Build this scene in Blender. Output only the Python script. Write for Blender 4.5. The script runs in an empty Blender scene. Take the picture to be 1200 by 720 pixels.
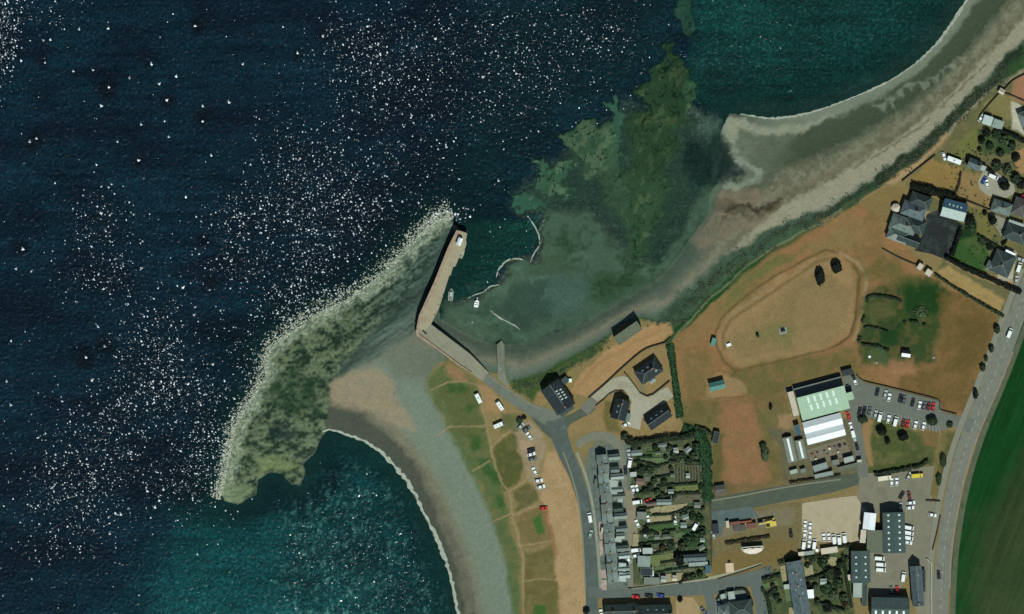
import bpy, math, random
import numpy as np
from mathutils import Vector
R = math.radians
rng = np.random.default_rng(7); random.seed(7)
SC = 0.4            # metres on the ground per map unit
ZL = 4.0            # height of the town above the low tide water
C = bpy.context.scene.collection
def T(px, py, z=ZL): return Vector(((px-600)*SC, (360-py)*SC, z))

# ------------------------------------------------------------------ colours
def lin(c):
    c = np.asarray(c, float)/255.0
    return np.where(c <= .04045, c/12.92, ((c+.055)/1.055)**2.4)
KC = np.array([.93/1.25, 1.04/1.20, 1/1.14])
def alb(c): return np.clip(lin(c)*KC, 0.002, .88)

# ------------------------------------------------------------------ noise
_tab = np.random.default_rng(3).random((256, 256))
def vnoise(x, y, seed=0):
    x = np.asarray(x)+seed*17.31; y = np.asarray(y)+seed*41.73
    xi = np.floor(x).astype(int); yi = np.floor(y).astype(int)
    fx = x-xi; fy = y-yi
    fx = fx*fx*(3-2*fx); fy = fy*fy*(3-2*fy)
    a = _tab[xi & 255, yi & 255]; b = _tab[(xi+1) & 255, yi & 255]
    c = _tab[xi & 255, (yi+1) & 255]; d = _tab[(xi+1) & 255, (yi+1) & 255]
    return (a*(1-fx)+b*fx)*(1-fy)+(c*(1-fx)+d*fx)*fy
def fbm(x, y, seed=0, octv=4):
    s = 0; a = .5; t = 0
    for i in range(octv):
        s = s+a*vnoise(x*2**i, y*2**i, seed+i*3); t += a; a *= .55
    return s/t
def sstep(x): x = np.clip(x, 0, 1); return x*x*(3-2*x)

# ------------------------------------------------------------------ node materials
MATS = {}
def mat(name, rgb=None, rough=.8, var=.18, scale=2.0, metal=0., spec=.3, stripes=None, island=0., bump=0., raw=None, coat=0., spots=None):
    if name in MATS: return MATS[name]
    m = bpy.data.materials.new(name); m.use_nodes = True
    nt = m.node_tree; bs = nt.nodes['Principled BSDF']
    base = raw if raw is not None else alb(rgb)
    bs.inputs['Roughness'].default_value = rough; bs.inputs['Metallic'].default_value = metal
    bs.inputs['Specular IOR Level'].default_value = spec; bs.inputs['Coat Weight'].default_value = coat
    tc = nt.nodes.new('ShaderNodeTexCoord')
    no = nt.nodes.new('ShaderNodeTexNoise'); no.inputs['Scale'].default_value = scale; no.inputs['Detail'].default_value = 5; no.inputs['Roughness'].default_value = .65
    nt.links.new(tc.outputs['Object'], no.inputs['Vector'])
    mr = nt.nodes.new('ShaderNodeMapRange'); mr.inputs['From Min'].default_value = .25; mr.inputs['From Max'].default_value = .75
    mr.inputs['To Min'].default_value = 1-var; mr.inputs['To Max'].default_value = 1+var
    nt.links.new(no.outputs['Fac'], mr.inputs['Value'])
    fac = mr.outputs['Result']
    def mul(a, b):
        k = nt.nodes.new('ShaderNodeMath'); k.operation = 'MULTIPLY'; nt.links.new(a, k.inputs[0]); nt.links.new(b, k.inputs[1]); return k.outputs[0]
    if stripes:
        wv = nt.nodes.new('ShaderNodeTexWave'); wv.bands_direction = stripes[0]; wv.inputs['Scale'].default_value = stripes[1]; wv.inputs['Distortion'].default_value = .6
        nt.links.new(tc.outputs['Object'], wv.inputs['Vector'])
        m2 = nt.nodes.new('ShaderNodeMapRange'); m2.inputs['To Min'].default_value = 1-stripes[2]; m2.inputs['To Max'].default_value = 1+stripes[2]*.5
        nt.links.new(wv.outputs['Fac'], m2.inputs['Value']); fac = mul(fac, m2.outputs['Result'])
    if island:
        ge = nt.nodes.new('ShaderNodeNewGeometry'); m3 = nt.nodes.new('ShaderNodeMapRange')
        m3.inputs['To Min'].default_value = 1-island; m3.inputs['To Max'].default_value = 1+island
        nt.links.new(ge.outputs['Random Per Island'], m3.inputs['Value']); fac = mul(fac, m3.outputs['Result'])
    mx = nt.nodes.new('ShaderNodeVectorMath'); mx.operation = 'SCALE'; mx.inputs[0].default_value = base[:3]
    nt.links.new(fac, mx.inputs['Scale']); col = mx.outputs[0]
    if spots is not None:      # patches of lichen, dust or rust in a second colour
        n2 = nt.nodes.new('ShaderNodeTexNoise'); n2.inputs['Scale'].default_value = scale*.6; n2.inputs['Detail'].default_value = 6
        nt.links.new(tc.outputs['Object'], n2.inputs['Vector'])
        m4 = nt.nodes.new('ShaderNodeMapRange'); m4.inputs['From Min'].default_value = .5; m4.inputs['From Max'].default_value = .72
        nt.links.new(n2.outputs['Fac'], m4.inputs['Value'])
        mi = nt.nodes.new('ShaderNodeMix'); mi.data_type = 'RGBA'; nt.links.new(m4.outputs['Result'], mi.inputs['Factor'])
        nt.links.new(col, mi.inputs['A']); mi.inputs['B'].default_value = (*alb(spots), 1); col = mi.outputs['Result']
    nt.links.new(col, bs.inputs['Base Color'])
    if bump:
        bp = nt.nodes.new('ShaderNodeBump'); bp.inputs['Strength'].default_value = bump; bp.inputs['Distance'].default_value = .1
        nt.links.new(no.outputs['Fac'], bp.inputs['Height']); nt.links.new(bp.outputs['Normal'], bs.inputs['Normal'])
    MATS[name] = m; return m

# ------------------------------------------------------------------ mesh helpers
def tag(o, label=None, cat=None, group=None, kind=None):
    for k, v in (('label', label), ('category', cat), ('group', group), ('kind', kind)):
        if v: o[k] = v
    return o
def mesh_np(name, V, F, m=None, parent=None, smooth=False):
    me = bpy.data.meshes.new(name); V = np.asarray(V, np.float32); F = np.asarray(F, np.int32)
    k = F.shape[1]; me.vertices.add(len(V)); me.vertices.foreach_set('co', V.ravel())
    me.loops.add(F.size); me.loops.foreach_set('vertex_index', F.ravel())
    me.polygons.add(len(F)); me.polygons.foreach_set('loop_start', np.arange(0, F.size, k, dtype=np.int32))
    me.polygons.foreach_set('loop_total', np.full(len(F), k, np.int32))
    me.polygons.foreach_set('use_smooth', np.full(len(F), smooth, bool))
    me.update(calc_edges=True)
    o = bpy.data.objects.new(name, me); C.objects.link(o)
    if m: me.materials.append(m)
    if parent: o.parent = parent
    return o
class MB:
    def __init__(s): s.v = []; s.f = []
    def face(s, *pts):
        i = len(s.v); s.v += [tuple(p) for p in pts]; s.f.append(tuple(range(i, i+len(pts)))); return s
    def box(s, x0, x1, y0, y1, z0, z1, tx=0, ty=0):
        i = len(s.v)
        s.v += [(x0, y0, z0), (x1, y0, z0), (x1, y1, z0), (x0, y1, z0), (x0+tx, y0+ty, z1), (x1-tx, y0+ty, z1), (x1-tx, y1-ty, z1), (x0+tx, y1-ty, z1)]
        s.f += [tuple(i+k for k in q) for q in ((3, 2, 1, 0), (4, 5, 6, 7), (0, 1, 5, 4), (1, 2, 6, 5), (2, 3, 7, 6), (3, 0, 4, 7))]; return s
    def prism(s, pts, z0, z1):          # pts counter-clockwise in plan
        i = len(s.v); n = len(pts)
        s.v += [(p[0], p[1], z0) for p in pts]+[(p[0], p[1], z1) for p in pts]
        s.f += [tuple(i+k for k in range(n-1, -1, -1)), tuple(i+n+k for k in range(n))]
        s.f += [(i+k, i+(k+1) % n, i+n+(k+1) % n, i+n+k) for k in range(n)]; return s
    def xprism(s, prof, x0, x1):        # prof = (y, z) outline swept along x
        i = len(s.v); n = len(prof)
        s.v += [(x0, p[0], p[1]) for p in prof]+[(x1, p[0], p[1]) for p in prof]
        s.f += [tuple(i+k for k in range(n)), tuple(i+n+k for k in range(n-1, -1, -1))]
        s.f += [(i+(k+1) % n, i+k, i+n+k, i+n+(k+1) % n) for k in range(n)]; return s
    def yprism(s, prof, y0, y1):        # prof = (x, z)
        i = len(s.v); n = len(prof)
        s.v += [(p[0], y0, p[1]) for p in prof]+[(p[0], y1, p[1]) for p in prof]
        s.f += [tuple(i+k for k in range(n)), tuple(i+n+k for k in range(n-1, -1, -1))]
        s.f += [(i+(k+1) % n, i+k, i+n+k, i+n+(k+1) % n) for k in range(n)]; return s
    def cyl(s, cx, cy, r, z0, z1, n=10, r1=None):
        r1 = r if r1 is None else r1; i = len(s.v)
        for z, q in ((z0, r), (z1, r1)):
            s.v += [(cx+q*math.cos(2*math.pi*k/n), cy+q*math.sin(2*math.pi*k/n), z) for k in range(n)]
        s.f += [tuple(i+k for k in range(n-1, -1, -1)), tuple(i+n+k for k in range(n))]
        s.f += [(i+k, i+(k+1) % n, i+n+(k+1) % n, i+n+k) for k in range(n)]; return s
    def loft(s, rings):
        i = len(s.v); n = len(rings[0])
        for r in rings: s.v += [tuple(p) for p in r]
        for a in range(len(rings)-1):
            s.f += [(i+a*n+k, i+a*n+(k+1) % n, i+(a+1)*n+(k+1) % n, i+(a+1)*n+k) for k in range(n)]
        s.f += [tuple(i+k for k in range(n-1, -1, -1)), tuple(i+(len(rings)-1)*n+k for k in range(n))]; return s
    def mesh(s, name, m):
        me = bpy.data.meshes.new(name); me.from_pydata(s.v, [], s.f); me.materials.append(m); me.update()
        import bmesh
        b = bmesh.new(); b.from_mesh(me); bmesh.ops.recalc_face_normals(b, faces=b.faces); b.to_mesh(me); b.free(); return me
    def build(s, name, m, parent=None):
        o = bpy.data.objects.new(name, s.mesh(name, m)); C.objects.link(o)
        if parent: o.parent = parent
        return o
def empty(name, loc, ang=0, label=None, cat=None, group=None):
    o = bpy.data.objects.new(name, None); C.objects.link(o); o.location = loc; o.rotation_euler = (0, 0, R(ang)); o.empty_display_size = .5
    return tag(o, label, cat, group)
KIDS = {}
def copy_tree(o, parent=None):
    c = o.copy(); C.objects.link(c); c.parent = parent
    for ch in list(o.children): copy_tree(ch, c)
    return c
def smooth_line(pts, step=6.0, closed=False):
    P = [np.array(p, float) for p in pts]; n = len(P); out = []
    rngs = range(n if closed else n-1)
    for i in rngs:
        p1, p2 = P[i], P[(i+1) % n]
        p0 = P[(i-1) % n] if closed or i > 0 else 2*p1-p2
        p3 = P[(i+2) % n] if closed or i+2 < n else 2*p2-p1
        k = max(1, int(np.linalg.norm(p2-p1)/step))
        for j in range(k):
            t = j/k
            out.append(.5*((2*p1)+(-p0+p2)*t+(2*p0-5*p1+4*p2-p3)*t*t+(-p0+3*p1-3*p2+p3)*t**3))
    if not closed: out.append(P[-1])
    return np.array(out)
_lay = [0]
def layer():
    _lay[0] += 1; return _lay[0]*.004
def ribbon(name, pts, width, m, z=None, ragged=0., thick=0., closed=False, curve=True, kind='structure', seed=1, zfun=None):
    """a strip of given width (map units) along a line"""
    L = smooth_line(pts, 3.0, closed) if curve else np.array(pts, float)
    d = np.gradient(L, axis=0) if not closed else np.roll(L, -1, 0)-np.roll(L, 1, 0)
    d /= np.linalg.norm(d, axis=1)[:, None]+1e-9
    nrm = np.stack([-d[:, 1], d[:, 0]], 1)
    w = np.asarray(width, float) if np.ndim(width) else np.full(len(L), float(width))
    if len(w) != len(L): w = np.interp(np.linspace(0, 1, len(L)), np.linspace(0, 1, len(w)), w)
    wa = w/2; wb = w/2
    if ragged:
        wa = wa*(1+ragged*(vnoise(L[:, 0]*.35, L[:, 1]*.35, seed)-.5)*2); wb = wb*(1+ragged*(vnoise(L[:, 0]*.35, L[:, 1]*.35, seed+9)-.5)*2)
    A = L+nrm*wa[:, None]; B = L-nrm*wb[:, None]
    zz = (ZL+.01+layer()) if z is None else z
    za = np.full(len(L), zz) if zfun is None else zfun(A)
    zb = np.full(len(L), zz) if zfun is None else zfun(B)
    n = len(L)
    V = np.concatenate([np.column_stack([(A[:, 0]-600)*SC, (360-A[:, 1])*SC, za]), np.column_stack([(B[:, 0]-600)*SC, (360-B[:, 1])*SC, zb])])
    rr = np.arange(n if closed else n-1); nx = (rr+1) % n
    F = np.column_stack([rr, nx, nx+n, rr+n])
    if thick:
        V2 = V.copy(); V2[:, 2] -= thick; k = 2*n
        F = np.concatenate([F, np.column_stack([rr, rr+k, nx+k, nx]), np.column_stack([nx+n, nx+n+k, rr+n+k, rr+n])])
        V = np.concatenate([V, V2])
        if not closed: F = np.concatenate([F, [[0, n, n+k, k], [n-1, n-1+k, 2*n-1+k, 2*n-1]]])
    o = mesh_np(name, V, F, m)
    if V[F[0][0]][2] and np.cross(V[F[0][1]]-V[F[0][0]], V[F[0][2]]-V[F[0][1]])[2] < 0: o.data.flip_normals()
    return tag(o, kind=kind)
def sheet(name, pts, m, z=None, thick=0., kind='structure', curve=False):
    """a flat patch with a given outline (map units)"""
    P = smooth_line(pts, 2.5, True) if curve else np.array(pts, float)
    W = [((p[0]-600)*SC, (360-p[1])*SC) for p in P]
    a = sum(W[i][0]*W[(i+1) % len(W)][1]-W[(i+1) % len(W)][0]*W[i][1] for i in range(len(W)))
    if a < 0: W = W[::-1]
    zz = (ZL+.01+layer()) if z is None else z
    mb = MB()
    if thick: mb.prism(W, zz-thick, zz)
    else: mb.face(*[(x, y, zz) for x, y in W])
    return tag(mb.build(name, m), kind=kind)
# ================================================================== TERRAIN
def axis(lo, hi, step, far):
    a = list(np.arange(lo, hi+.01, step)); s = step; x = hi
    up = []
    while x < hi+far: s *= 1.35; x += s; up.append(x)
    s = step; x = lo; dn = []
    while x > lo-far: s *= 1.35; x -= s; dn.append(x)
    return np.array(dn[::-1]+a+up)
XS = axis(-20, 1220, 1.25, 4000); YS = axis(-20, 740, 1.25, 4000)
GX, GY = np.meshgrid(XS, YS)
def near(v, lo, hi, A): return max(0, np.searchsorted(A, lo)), min(len(A), np.searchsorted(A, hi))
WX = GX+(fbm(GX*.05, GY*.05, 1)-.5)*16+(fbm(GX*.22, GY*.22, 5)-.5)*5
WY = GY+(fbm(GX*.05, GY*.05, 2)-.5)*16+(fbm(GX*.22, GY*.22, 6)-.5)*5
def seg_dist(X, Y, pts, closed):
    d = np.full(X.shape, 1e9); P = list(pts)+([pts[0]] if closed else [])
    for (ax, ay), (bx, by) in zip(P[:-1], P[1:]):
        ux, uy = bx-ax, by-ay; l2 = ux*ux+uy*uy+1e-9
        t = np.clip(((X-ax)*ux+(Y-ay)*uy)/l2, 0, 1)
        np.minimum(d, (X-ax-t*ux)**2+(Y-ay-t*uy)**2, out=d)
    return np.sqrt(d)
def inside(X, Y, pts):
    r = np.zeros(X.shape, bool); n = len(pts)
    for i in range(n):
        ax, ay = pts[i]; bx, by = pts[(i+1) % n]
        if ay == by: continue
        c = ((ay > Y) != (by > Y)) & (X < (bx-ax)*(Y-ay)/(by-ay)+ax); r ^= c
    return r
def sdist(X, Y, pts):
    d = seg_dist(X, Y, pts, True); return np.where(inside(X, Y, pts), -d, d)
def area(pts, feather=4., warp=1., line=None):
    """(slices, 0..1 mask) of a polygon, or of a line of the given width"""
    p = np.array(pts, float); f = feather+14*warp+(line or 0)
    i0, i1 = near(0, p[:, 0].min()-f, p[:, 0].max()+f, XS); j0, j1 = near(0, p[:, 1].min()-f, p[:, 1].max()+f, YS)
    sl = (slice(j0, j1), slice(i0, i1))
    X = GX[sl]+(WX[sl]-GX[sl])*warp; Y = GY[sl]+(WY[sl]-GY[sl])*warp
    d = seg_dist(X, Y, pts, False)-line/2 if line else sdist(X, Y, pts)
    return sl, sstep(.5-d/max(feather, .01))

SEA = [(1142, -12), (1132, 0), (1118, 22), (1100, 48), (1080, 68), (1060, 84), (1035, 99), (1010, 110), (985, 121), (960, 130), (930, 137), (900, 139), (868, 134), (856, 133),
       (848, 148), (843, 165), (850, 190), (846, 208), (832, 225), (830, 250), (815, 272), (795, 300), (768, 328), (735, 350), (700, 368), (660, 388), (620, 402), (592, 405), (582, 405), (560, 398), (540, 388), (515, 374),
       (512, 350), (548, 270), (536, 268), (526, 254), (516, 255), (498, 268), (480, 285), (462, 305), (440, 326), (418, 344), (395, 357), (370, 368), (345, 385), (322, 400), (308, 420), (311, 440), (298, 462), (283, 485), (270, 505), (267, 530), (263, 552), (256, 575), (262, 588), (278, 592), (300, 580),
       (303, 562), (318, 554), (330, 555), (340, 568), (352, 570), (358, 556), (355, 545), (370, 530), (376, 512), (385, 504), (400, 508), (420, 515), (440, 526), (460, 545), (478, 568), (495, 600), (510, 630), (522, 660), (530, 690), (536, 720), (540, 760), (545, 900), (480, 1500), (300, 6000),
       (-6000, 6000), (-6000, -6000), (1900, -6000), (1500, -900), (1250, -180)]
LAND = [(1300, -90), (1230, 30), (1200, 56), (1175, 78), (1150, 104), (1125, 130), (1095, 160), (1070, 180), (1040, 203), (1010, 224), (985, 243), (950, 260), (915, 276), (880, 298), (850, 322), (825, 347), (800, 374), (780, 380), (752, 374), (730, 380), (714, 396), (690, 410), (665, 425), (640, 438), (615, 448), (597, 450), (590, 440), (572, 436), (558, 440),
        (548, 436), (528, 420), (512, 426), (503, 440), (500, 455), (512, 480), (525, 505), (545, 535), (560, 565), (575, 600), (590, 640), (600, 680), (608, 720), (615, 800), (620, 1500), (620, 6000), (6000, 6000), (6000, -4000), (2000, -1000)]
dsea = sdist(GX+(WX-GX)*.22, GY+(WY-GY)*.22, SEA)         # negative in the water
dland = np.maximum(sdist(GX, GY, LAND), 0)
ton = np.clip(dsea, 0, None)/(np.clip(dsea, 0, None)+dland+1e-6)   # 0 at the waterline, 1 on top of the bank
Z = np.where(dsea > 0, ZL*ton**.9, -np.clip(-dsea*.028, 0, 7))
Z = np.where((dland <= 0) & (dsea > 0), ZL, Z)
COL = np.zeros(GX.shape+(3,)); COL[:] = alb((130, 112, 74))
def paint(pts, c, feather=4., warp=1., k=1., mott=0., ms=.12, line=None, only=None, seed=11):
    sl, m = area(pts, feather, warp, line); m = m*k
    if only is not None: m = m*only[sl]
    if mott: m = m*np.clip(1-mott+2*mott*sstep((fbm(GX[sl]*ms, GY[sl]*ms, seed)-.3)/.4), 0, 1)
    COL[sl] += (alb(c)-COL[sl])*m[..., None]
def mask_of(pts, feather=4., warp=1., line=None):
    M = np.zeros(GX.shape); sl, m = area(pts, feather, warp, line); M[sl] = m; return M
N1 = fbm(GX*.03, GY*.03, 21); N2 = fbm(GX*.12, GY*.12, 22); N3 = fbm(GX*.4, GY*.4, 23, 3)

# ---- beaches: bands that run along the water
def band(table, t):
    t = t+(N2-.5)*.10+(N3-.5)*.05; ts = [r[0] for r in table]; cs = np.array([alb(r[1]) for r in table])
    return np.stack([np.interp(t, ts, cs[:, k]) for k in range(3)], -1)
northb = band([(0, (126, 130, 112)), (.10, (118, 122, 104)), (.16, (72, 80, 64)), (.40, (66, 75, 58)), (.47, (96, 98, 80)), (.56, (124, 121, 100)), (.68, (112, 106, 86)), (.74, (148, 141, 118)), (.9, (150, 142, 120)), (.97, (116, 118, 104)), (1, (92, 98, 76))], ton)
southb = band([(0, (92, 94, 84)), (.08, (70, 74, 62)), (.26, (78, 80, 68)), (.34, (114, 110, 92)), (.45, (118, 122, 104)), (.7, (114, 123, 108)), (.9, (118, 126, 110)), (1, (104, 112, 84))], ton)
harbb = band([(0, (70, 84, 72)), (.2, (76, 88, 76)), (.4, (100, 104, 88)), (.55, (128, 122, 102)), (.75, (106, 114, 100)), (.9, (84, 100, 80)), (1, (66, 86, 58))], ton)
wn = sstep((GX-800+(GY-300)*.3)/90); ws = sstep((GY-395-(GX-500)*.35)/30)*(GX < 640)
beach = (dsea > 0) & (dland > 0)
mix = harbb*(1-wn[..., None])+northb*wn[..., None]; mix = mix*(1-ws[..., None])+southb*ws[..., None]
COL = np.where(beach[..., None], mix, COL)
mot = sstep((fbm(GX*.16, GY*.16, 31, 3)-.48)/.12)*wn*((ton > .42) & (ton < .72) & beach)
COL += (alb((92, 88, 68))-COL)*(mot*.6)[..., None]
wr = mask_of([(1180, 40), (1165, 62), (1140, 90), (1110, 118), (1085, 142), (1060, 160), (1030, 182), (1000, 198)], 3, .7, line=2.4)*(N2 > .42)
COL += (alb((98, 84, 62))-COL)*(wr*.7)[..., None]
for q in range(9):      # beach cusps: pale gravel triangles
    t = q/8.; cx = 1128-96*t; cy = 72+52*t
    paint([(cx-7, cy-3), (cx+6, cy-7), (cx+3, cy+6)], (136, 138, 118), 4, 1.2, .55)
# bar at the west end of the north beach
paint([(846, 140), (880, 142), (905, 150), (940, 145), (930, 165), (905, 190), (890, 215), (862, 218), (852, 190)], (104, 108, 92), 14, 1, .9, .3)
paint([(850, 137), (866, 138), (905, 152), (945, 147), (985, 130), (1000, 122), (940, 158), (900, 160), (868, 150), (860, 190), (852, 185)], (146, 146, 124), 6, 1, .85, .25)
paint([(905, 160), (925, 165), (930, 180), (900, 210), (880, 200), (885, 175)], (86, 92, 76), 12, 1, .7)
paint([(830, 222), (870, 220), (905, 226), (880, 240), (840, 245)], (126, 112, 92), 10, 1, .85, .3)
paint([(832, 236), (870, 240), (900, 236), (925, 240), (880, 258), (838, 256)], (84, 74, 58), 6, 1.3, .7, .5)
paint([(835, 245), (870, 252), (905, 252), (880, 268), (840, 285), (820, 290), (810, 280)], (124, 112, 92), 8, 1, .8, .4)
paint([(850, 139), (847, 152), (855, 170), (872, 186), (888, 198), (886, 210), (866, 218), (846, 220)], (134, 138, 120), 5, 1.2, .85, .3, line=8)
paint([(852, 248), (868, 243), (885, 241), (905, 239), (918, 236)], (58, 50, 38), 4, 1.4, .85, .4, .3, line=5)
paint([(840, 262), (856, 254), (880, 252)], (70, 62, 46), 4, 1.4, .6, .4, .3, line=3)
paint([(905, 232), (950, 215), (1000, 190), (1040, 166)], (112, 100, 78), 6, 1.2, .5, .5, .15, line=8)
# dry sand on the spit
paint([(388, 445), (405, 436), (440, 434), (460, 446), (468, 470), (496, 506), (470, 500), (435, 482), (400, 477), (384, 470)], (146, 130, 106), 12, 1, .95, .25)
paint([(470, 380), (490, 392), (520, 420), (510, 430), (495, 450), (470, 440), (440, 420), (455, 400)], (110, 112, 96), 14, 1, .9, .3)
paint([(470, 450), (500, 450), (520, 500), (545, 545), (570, 610), (590, 680), (600, 740), (575, 740), (560, 660), (530, 580), (490, 510)], (115, 125, 110), 18, 1, .85, .2)
paint([(382, 476), (420, 486), (455, 505), (490, 545), (510, 590), (530, 650), (545, 740), (536, 740), (520, 660), (495, 600), (460, 545), (420, 515), (384, 505)], (76, 78, 68), 8, .5, .9, .1)
paint([(430, 482), (470, 505), (500, 545), (522, 590), (545, 660), (556, 740), (548, 740), (528, 650), (508, 590), (486, 545), (455, 508), (425, 488)], (122, 114, 96), 6, .8, .55, .3)

# ---- western rock spit, bare at low tide
SPIT = [(536, 268), (526, 254), (516, 255), (498, 268), (480, 285), (462, 305), (440, 326), (418, 344), (395, 357), (370, 368), (345, 385), (322, 400), (308, 420), (311, 440), (298, 462), (283, 485), (270, 505), (267, 530), (263, 552), (256, 575), (262, 588), (278, 592), (300, 580),
        (303, 562), (318, 554), (330, 555), (340, 568), (352, 570), (358, 556), (355, 545), (370, 530), (376, 512), (380, 500), (384, 478), (388, 446), (405, 435), (440, 418), (465, 398), (487, 386), (505, 345), (522, 300)]
spit = mask_of(SPIT, 5, .6)
su = (GX*.82-GY*.57); sv = (GX*.57+GY*.82); sk_ = sstep((GX-380)/60); rock = fbm(GX*.11+GY*.03, GY*.16, 41)*(1-sk_)+fbm(su*.035, sv*.22, 44)*sk_; rock2 = fbm(GX*.35, GY*.35, 43, 3)
edge = seg_dist(WX, WY, [(526, 252), (500, 264), (480, 283), (455, 310), (428, 335), (395, 354), (365, 368), (335, 388), (310, 410), (308, 440), (290, 468), (272, 500), (266, 530), (260, 560), (254, 585)], False)
inner = sstep((GX-400)/70)*sstep((430-GY)/60)
base = alb((102, 113, 86))*(1-inner[..., None])+alb((84, 100, 86))*inner[..., None]
dark = alb((34, 52, 40))*(1-inner[..., None])+alb((42, 56, 47))*inner[..., None]
k = sstep((rock*.55+rock2*.45-.37)/.28)[..., None]
rc = dark*(1-k)+base*k
pale = (sstep((20-edge+(N2-.5)*18)/9)*(.3+.65*sstep((fbm(GX*.6, GY*.6, 47, 2)-.40)/.2)))[..., None]
rc = rc*(1-pale)+alb((146, 154, 130))*pale
COL += (rc-COL)*spit[..., None]
Z += spit*((rock-.5)*1.6+(rock2-.5)*.8)*sstep(np.clip(dsea, 0, 99)/8)
paint([(296, 535), (330, 535), (350, 548), (320, 552), (305, 560)], (112, 124, 84), 8, 1, .8, .2); paint([(258, 570), (285, 565), (302, 572), (280, 592), (260, 588)], (112, 126, 92), 6, 1, .8, .2)
paint([(532, 262), (524, 300), (507, 345), (488, 388), (440, 420), (404, 438), (392, 446), (400, 428), (440, 385), (470, 352), (500, 312), (516, 280)], (64, 80, 72), 10, .8, .92, .1)
paint([(500, 350), (488, 388), (450, 412), (405, 436), (430, 405), (465, 375)], (92, 104, 92), 10, .8, .85, .2)
strk = sstep((fbm(su*.02, sv*.3, 48, 3)-.42)/.2); sl, m_ = area([(530, 262), (524, 300), (507, 345), (488, 388), (440, 420), (395, 440), (430, 395), (470, 352), (500, 312)], 8, .8); COL[sl] *= (1-.28*m_*strk[sl])[..., None]
paint([(312, 498), (340, 496), (350, 510), (330, 518), (314, 512)], (22, 42, 42), 10, 1.4, .85, .3, .2); paint([(300, 455), (350, 430), (380, 440), (372, 490), (330, 480)], (40, 62, 42), 20, 1.4, .7, .5, .12)

# ---- sea bed: weed, drowned reefs and mud flats
under = dsea <= 0
bed = alb((26, 48, 46)); COL[under] = bed
def reef(pts, c, h, feather=6., warp=1.3, dk=.55):
    sl, m = area(pts, feather, warp); n = fbm(GX[sl]*.13+GY[sl]*.05, GY[sl]*.09, 51); n2 = fbm(GX[sl]*.4, GY[sl]*.4, 52, 3)
    cr = np.abs(fbm(WX[sl]*.075, WY[sl]*.06, 55, 3)-.5); n3 = fbm(GX[sl]*.05, GY[sl]*.03, 56); kk = (1-dk*sstep((.024-cr)/.012))*(.72+.56*n3); cc = alb(c)*(kk*(.8+.4*n2))[..., None]
    COL[sl] += (cc-COL[sl])*m[..., None]
    Z[sl] = np.where(m > .02, np.maximum(Z[sl], Z[sl]*(1-m)+(h+(n-.5)*.5)*m), Z[sl])
FLAT = [(560, 345), (585, 326), (600, 306), (628, 300), (636, 272), (640, 250), (690, 250), (730, 290), (770, 310), (800, 270), (825, 215), (842, 160), (852, 185), (846, 215), (832, 245), (815, 276), (770, 330), (735, 354), (700, 372), (650, 394), (600, 408), (560, 400), (515, 376), (520, 356)]
sl, m = area(FLAT, 10, 1); Z[sl] = np.where(GX[sl] < 9e9, np.maximum(Z[sl], -.16*m-9*(1-m)), Z[sl])
MID = [(610, 225), (640, 190), (700, 150), (740, 120), (830, 140), (842, 165), (830, 240), (760, 310), (700, 300), (640, 260), (615, 250)]
sl, m = area(MID, 20, 1); Z[sl] = np.maximum(Z[sl], -.55*m-9*(1-m))
paint(MID, (72, 86, 72), 20, 1, .95); paint(MID, (36, 52, 42), 20, 1, .85, .5, .07, seed=78); paint(MID, (80, 98, 84), 20, 1, .5, .5, .2, seed=80); paint([(640, 255), (700, 215), (735, 200), (735, 300), (700, 320), (650, 300)], (62, 72, 62), 20, 1, .9, .2)
paint(FLAT, (80, 88, 74), 9, 1, 1); paint(FLAT, (52, 66, 48), 9, 1, .85, .5, .06, seed=77); paint(FLAT, (112, 122, 104), 9, 1, .5, .5, .11, seed=79)
paint([(640, 320), (690, 325), (700, 350), (660, 372), (630, 365), (620, 340)], (92, 104, 98), 18, 1, .8, .3)
paint([(600, 335), (640, 330), (650, 370), (610, 385), (580, 365)], (62, 74, 68), 14, 1, .7, .2)
paint([(690, 320), (740, 318), (760, 330), (720, 352), (690, 356)], (62, 80, 50), 14, 1.3, .8, .4)
paint([(625, 300), (660, 296), (675, 320), (640, 325), (620, 318)], (86, 94, 72), 12, 1.2, .8, .3)
paint([(520, 360), (560, 372), (580, 390), (560, 398), (520, 380)], (104, 106, 90), 10, 1, .7, .4)
paint([(545, 330), (562, 330), (595, 333), (590, 342), (560, 350), (548, 345)], (104, 112, 98), 5, 1.2, .8, .4)
for q, pl in enumerate(([(548, 350), (556, 338), (568, 333), (580, 330)], [(572, 332), (583, 335), (594, 333)], [(596, 316), (606, 322), (622, 326), (640, 330)], [(600, 330), (604, 322), (600, 312)], [(640, 345), (660, 352), (680, 350)], [(560, 372), (580, 378), (600, 386), (620, 392)], [(530, 372), (548, 380), (566, 392)], [(660, 310), (672, 300), (690, 296)], [(740, 330), (760, 318), (775, 300)])): paint(pl, (112, 122, 106), 5, 2.2, .7, .4, .25, line=4, seed=120+q)
for q, pl in enumerate(([(730, 300), (745, 318), (735, 335)], [(700, 330), (716, 336), (730, 330)], [(650, 292), (664, 284), (676, 290)], [(760, 280), (752, 300), (758, 318)])): paint(pl, (40, 62, 36), 7, 2.4, .8, .4, .25, line=8, seed=140+q)
reef([(772, 56), (785, 46), (800, 58), (812, 75), (818, 95), (812, 120), (800, 148), (792, 165), (782, 195), (777, 230), (770, 262), (758, 290), (742, 305), (735, 295), (738, 260), (735, 220), (738, 180), (740, 140), (745, 110), (756, 85)], (58, 73, 48), -.04, 18, 3.2, .7)
reef([(735, 200), (775, 200), (770, 262), (755, 292), (735, 296)], (66, 82, 56), -.08, 14, 2.4)
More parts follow.
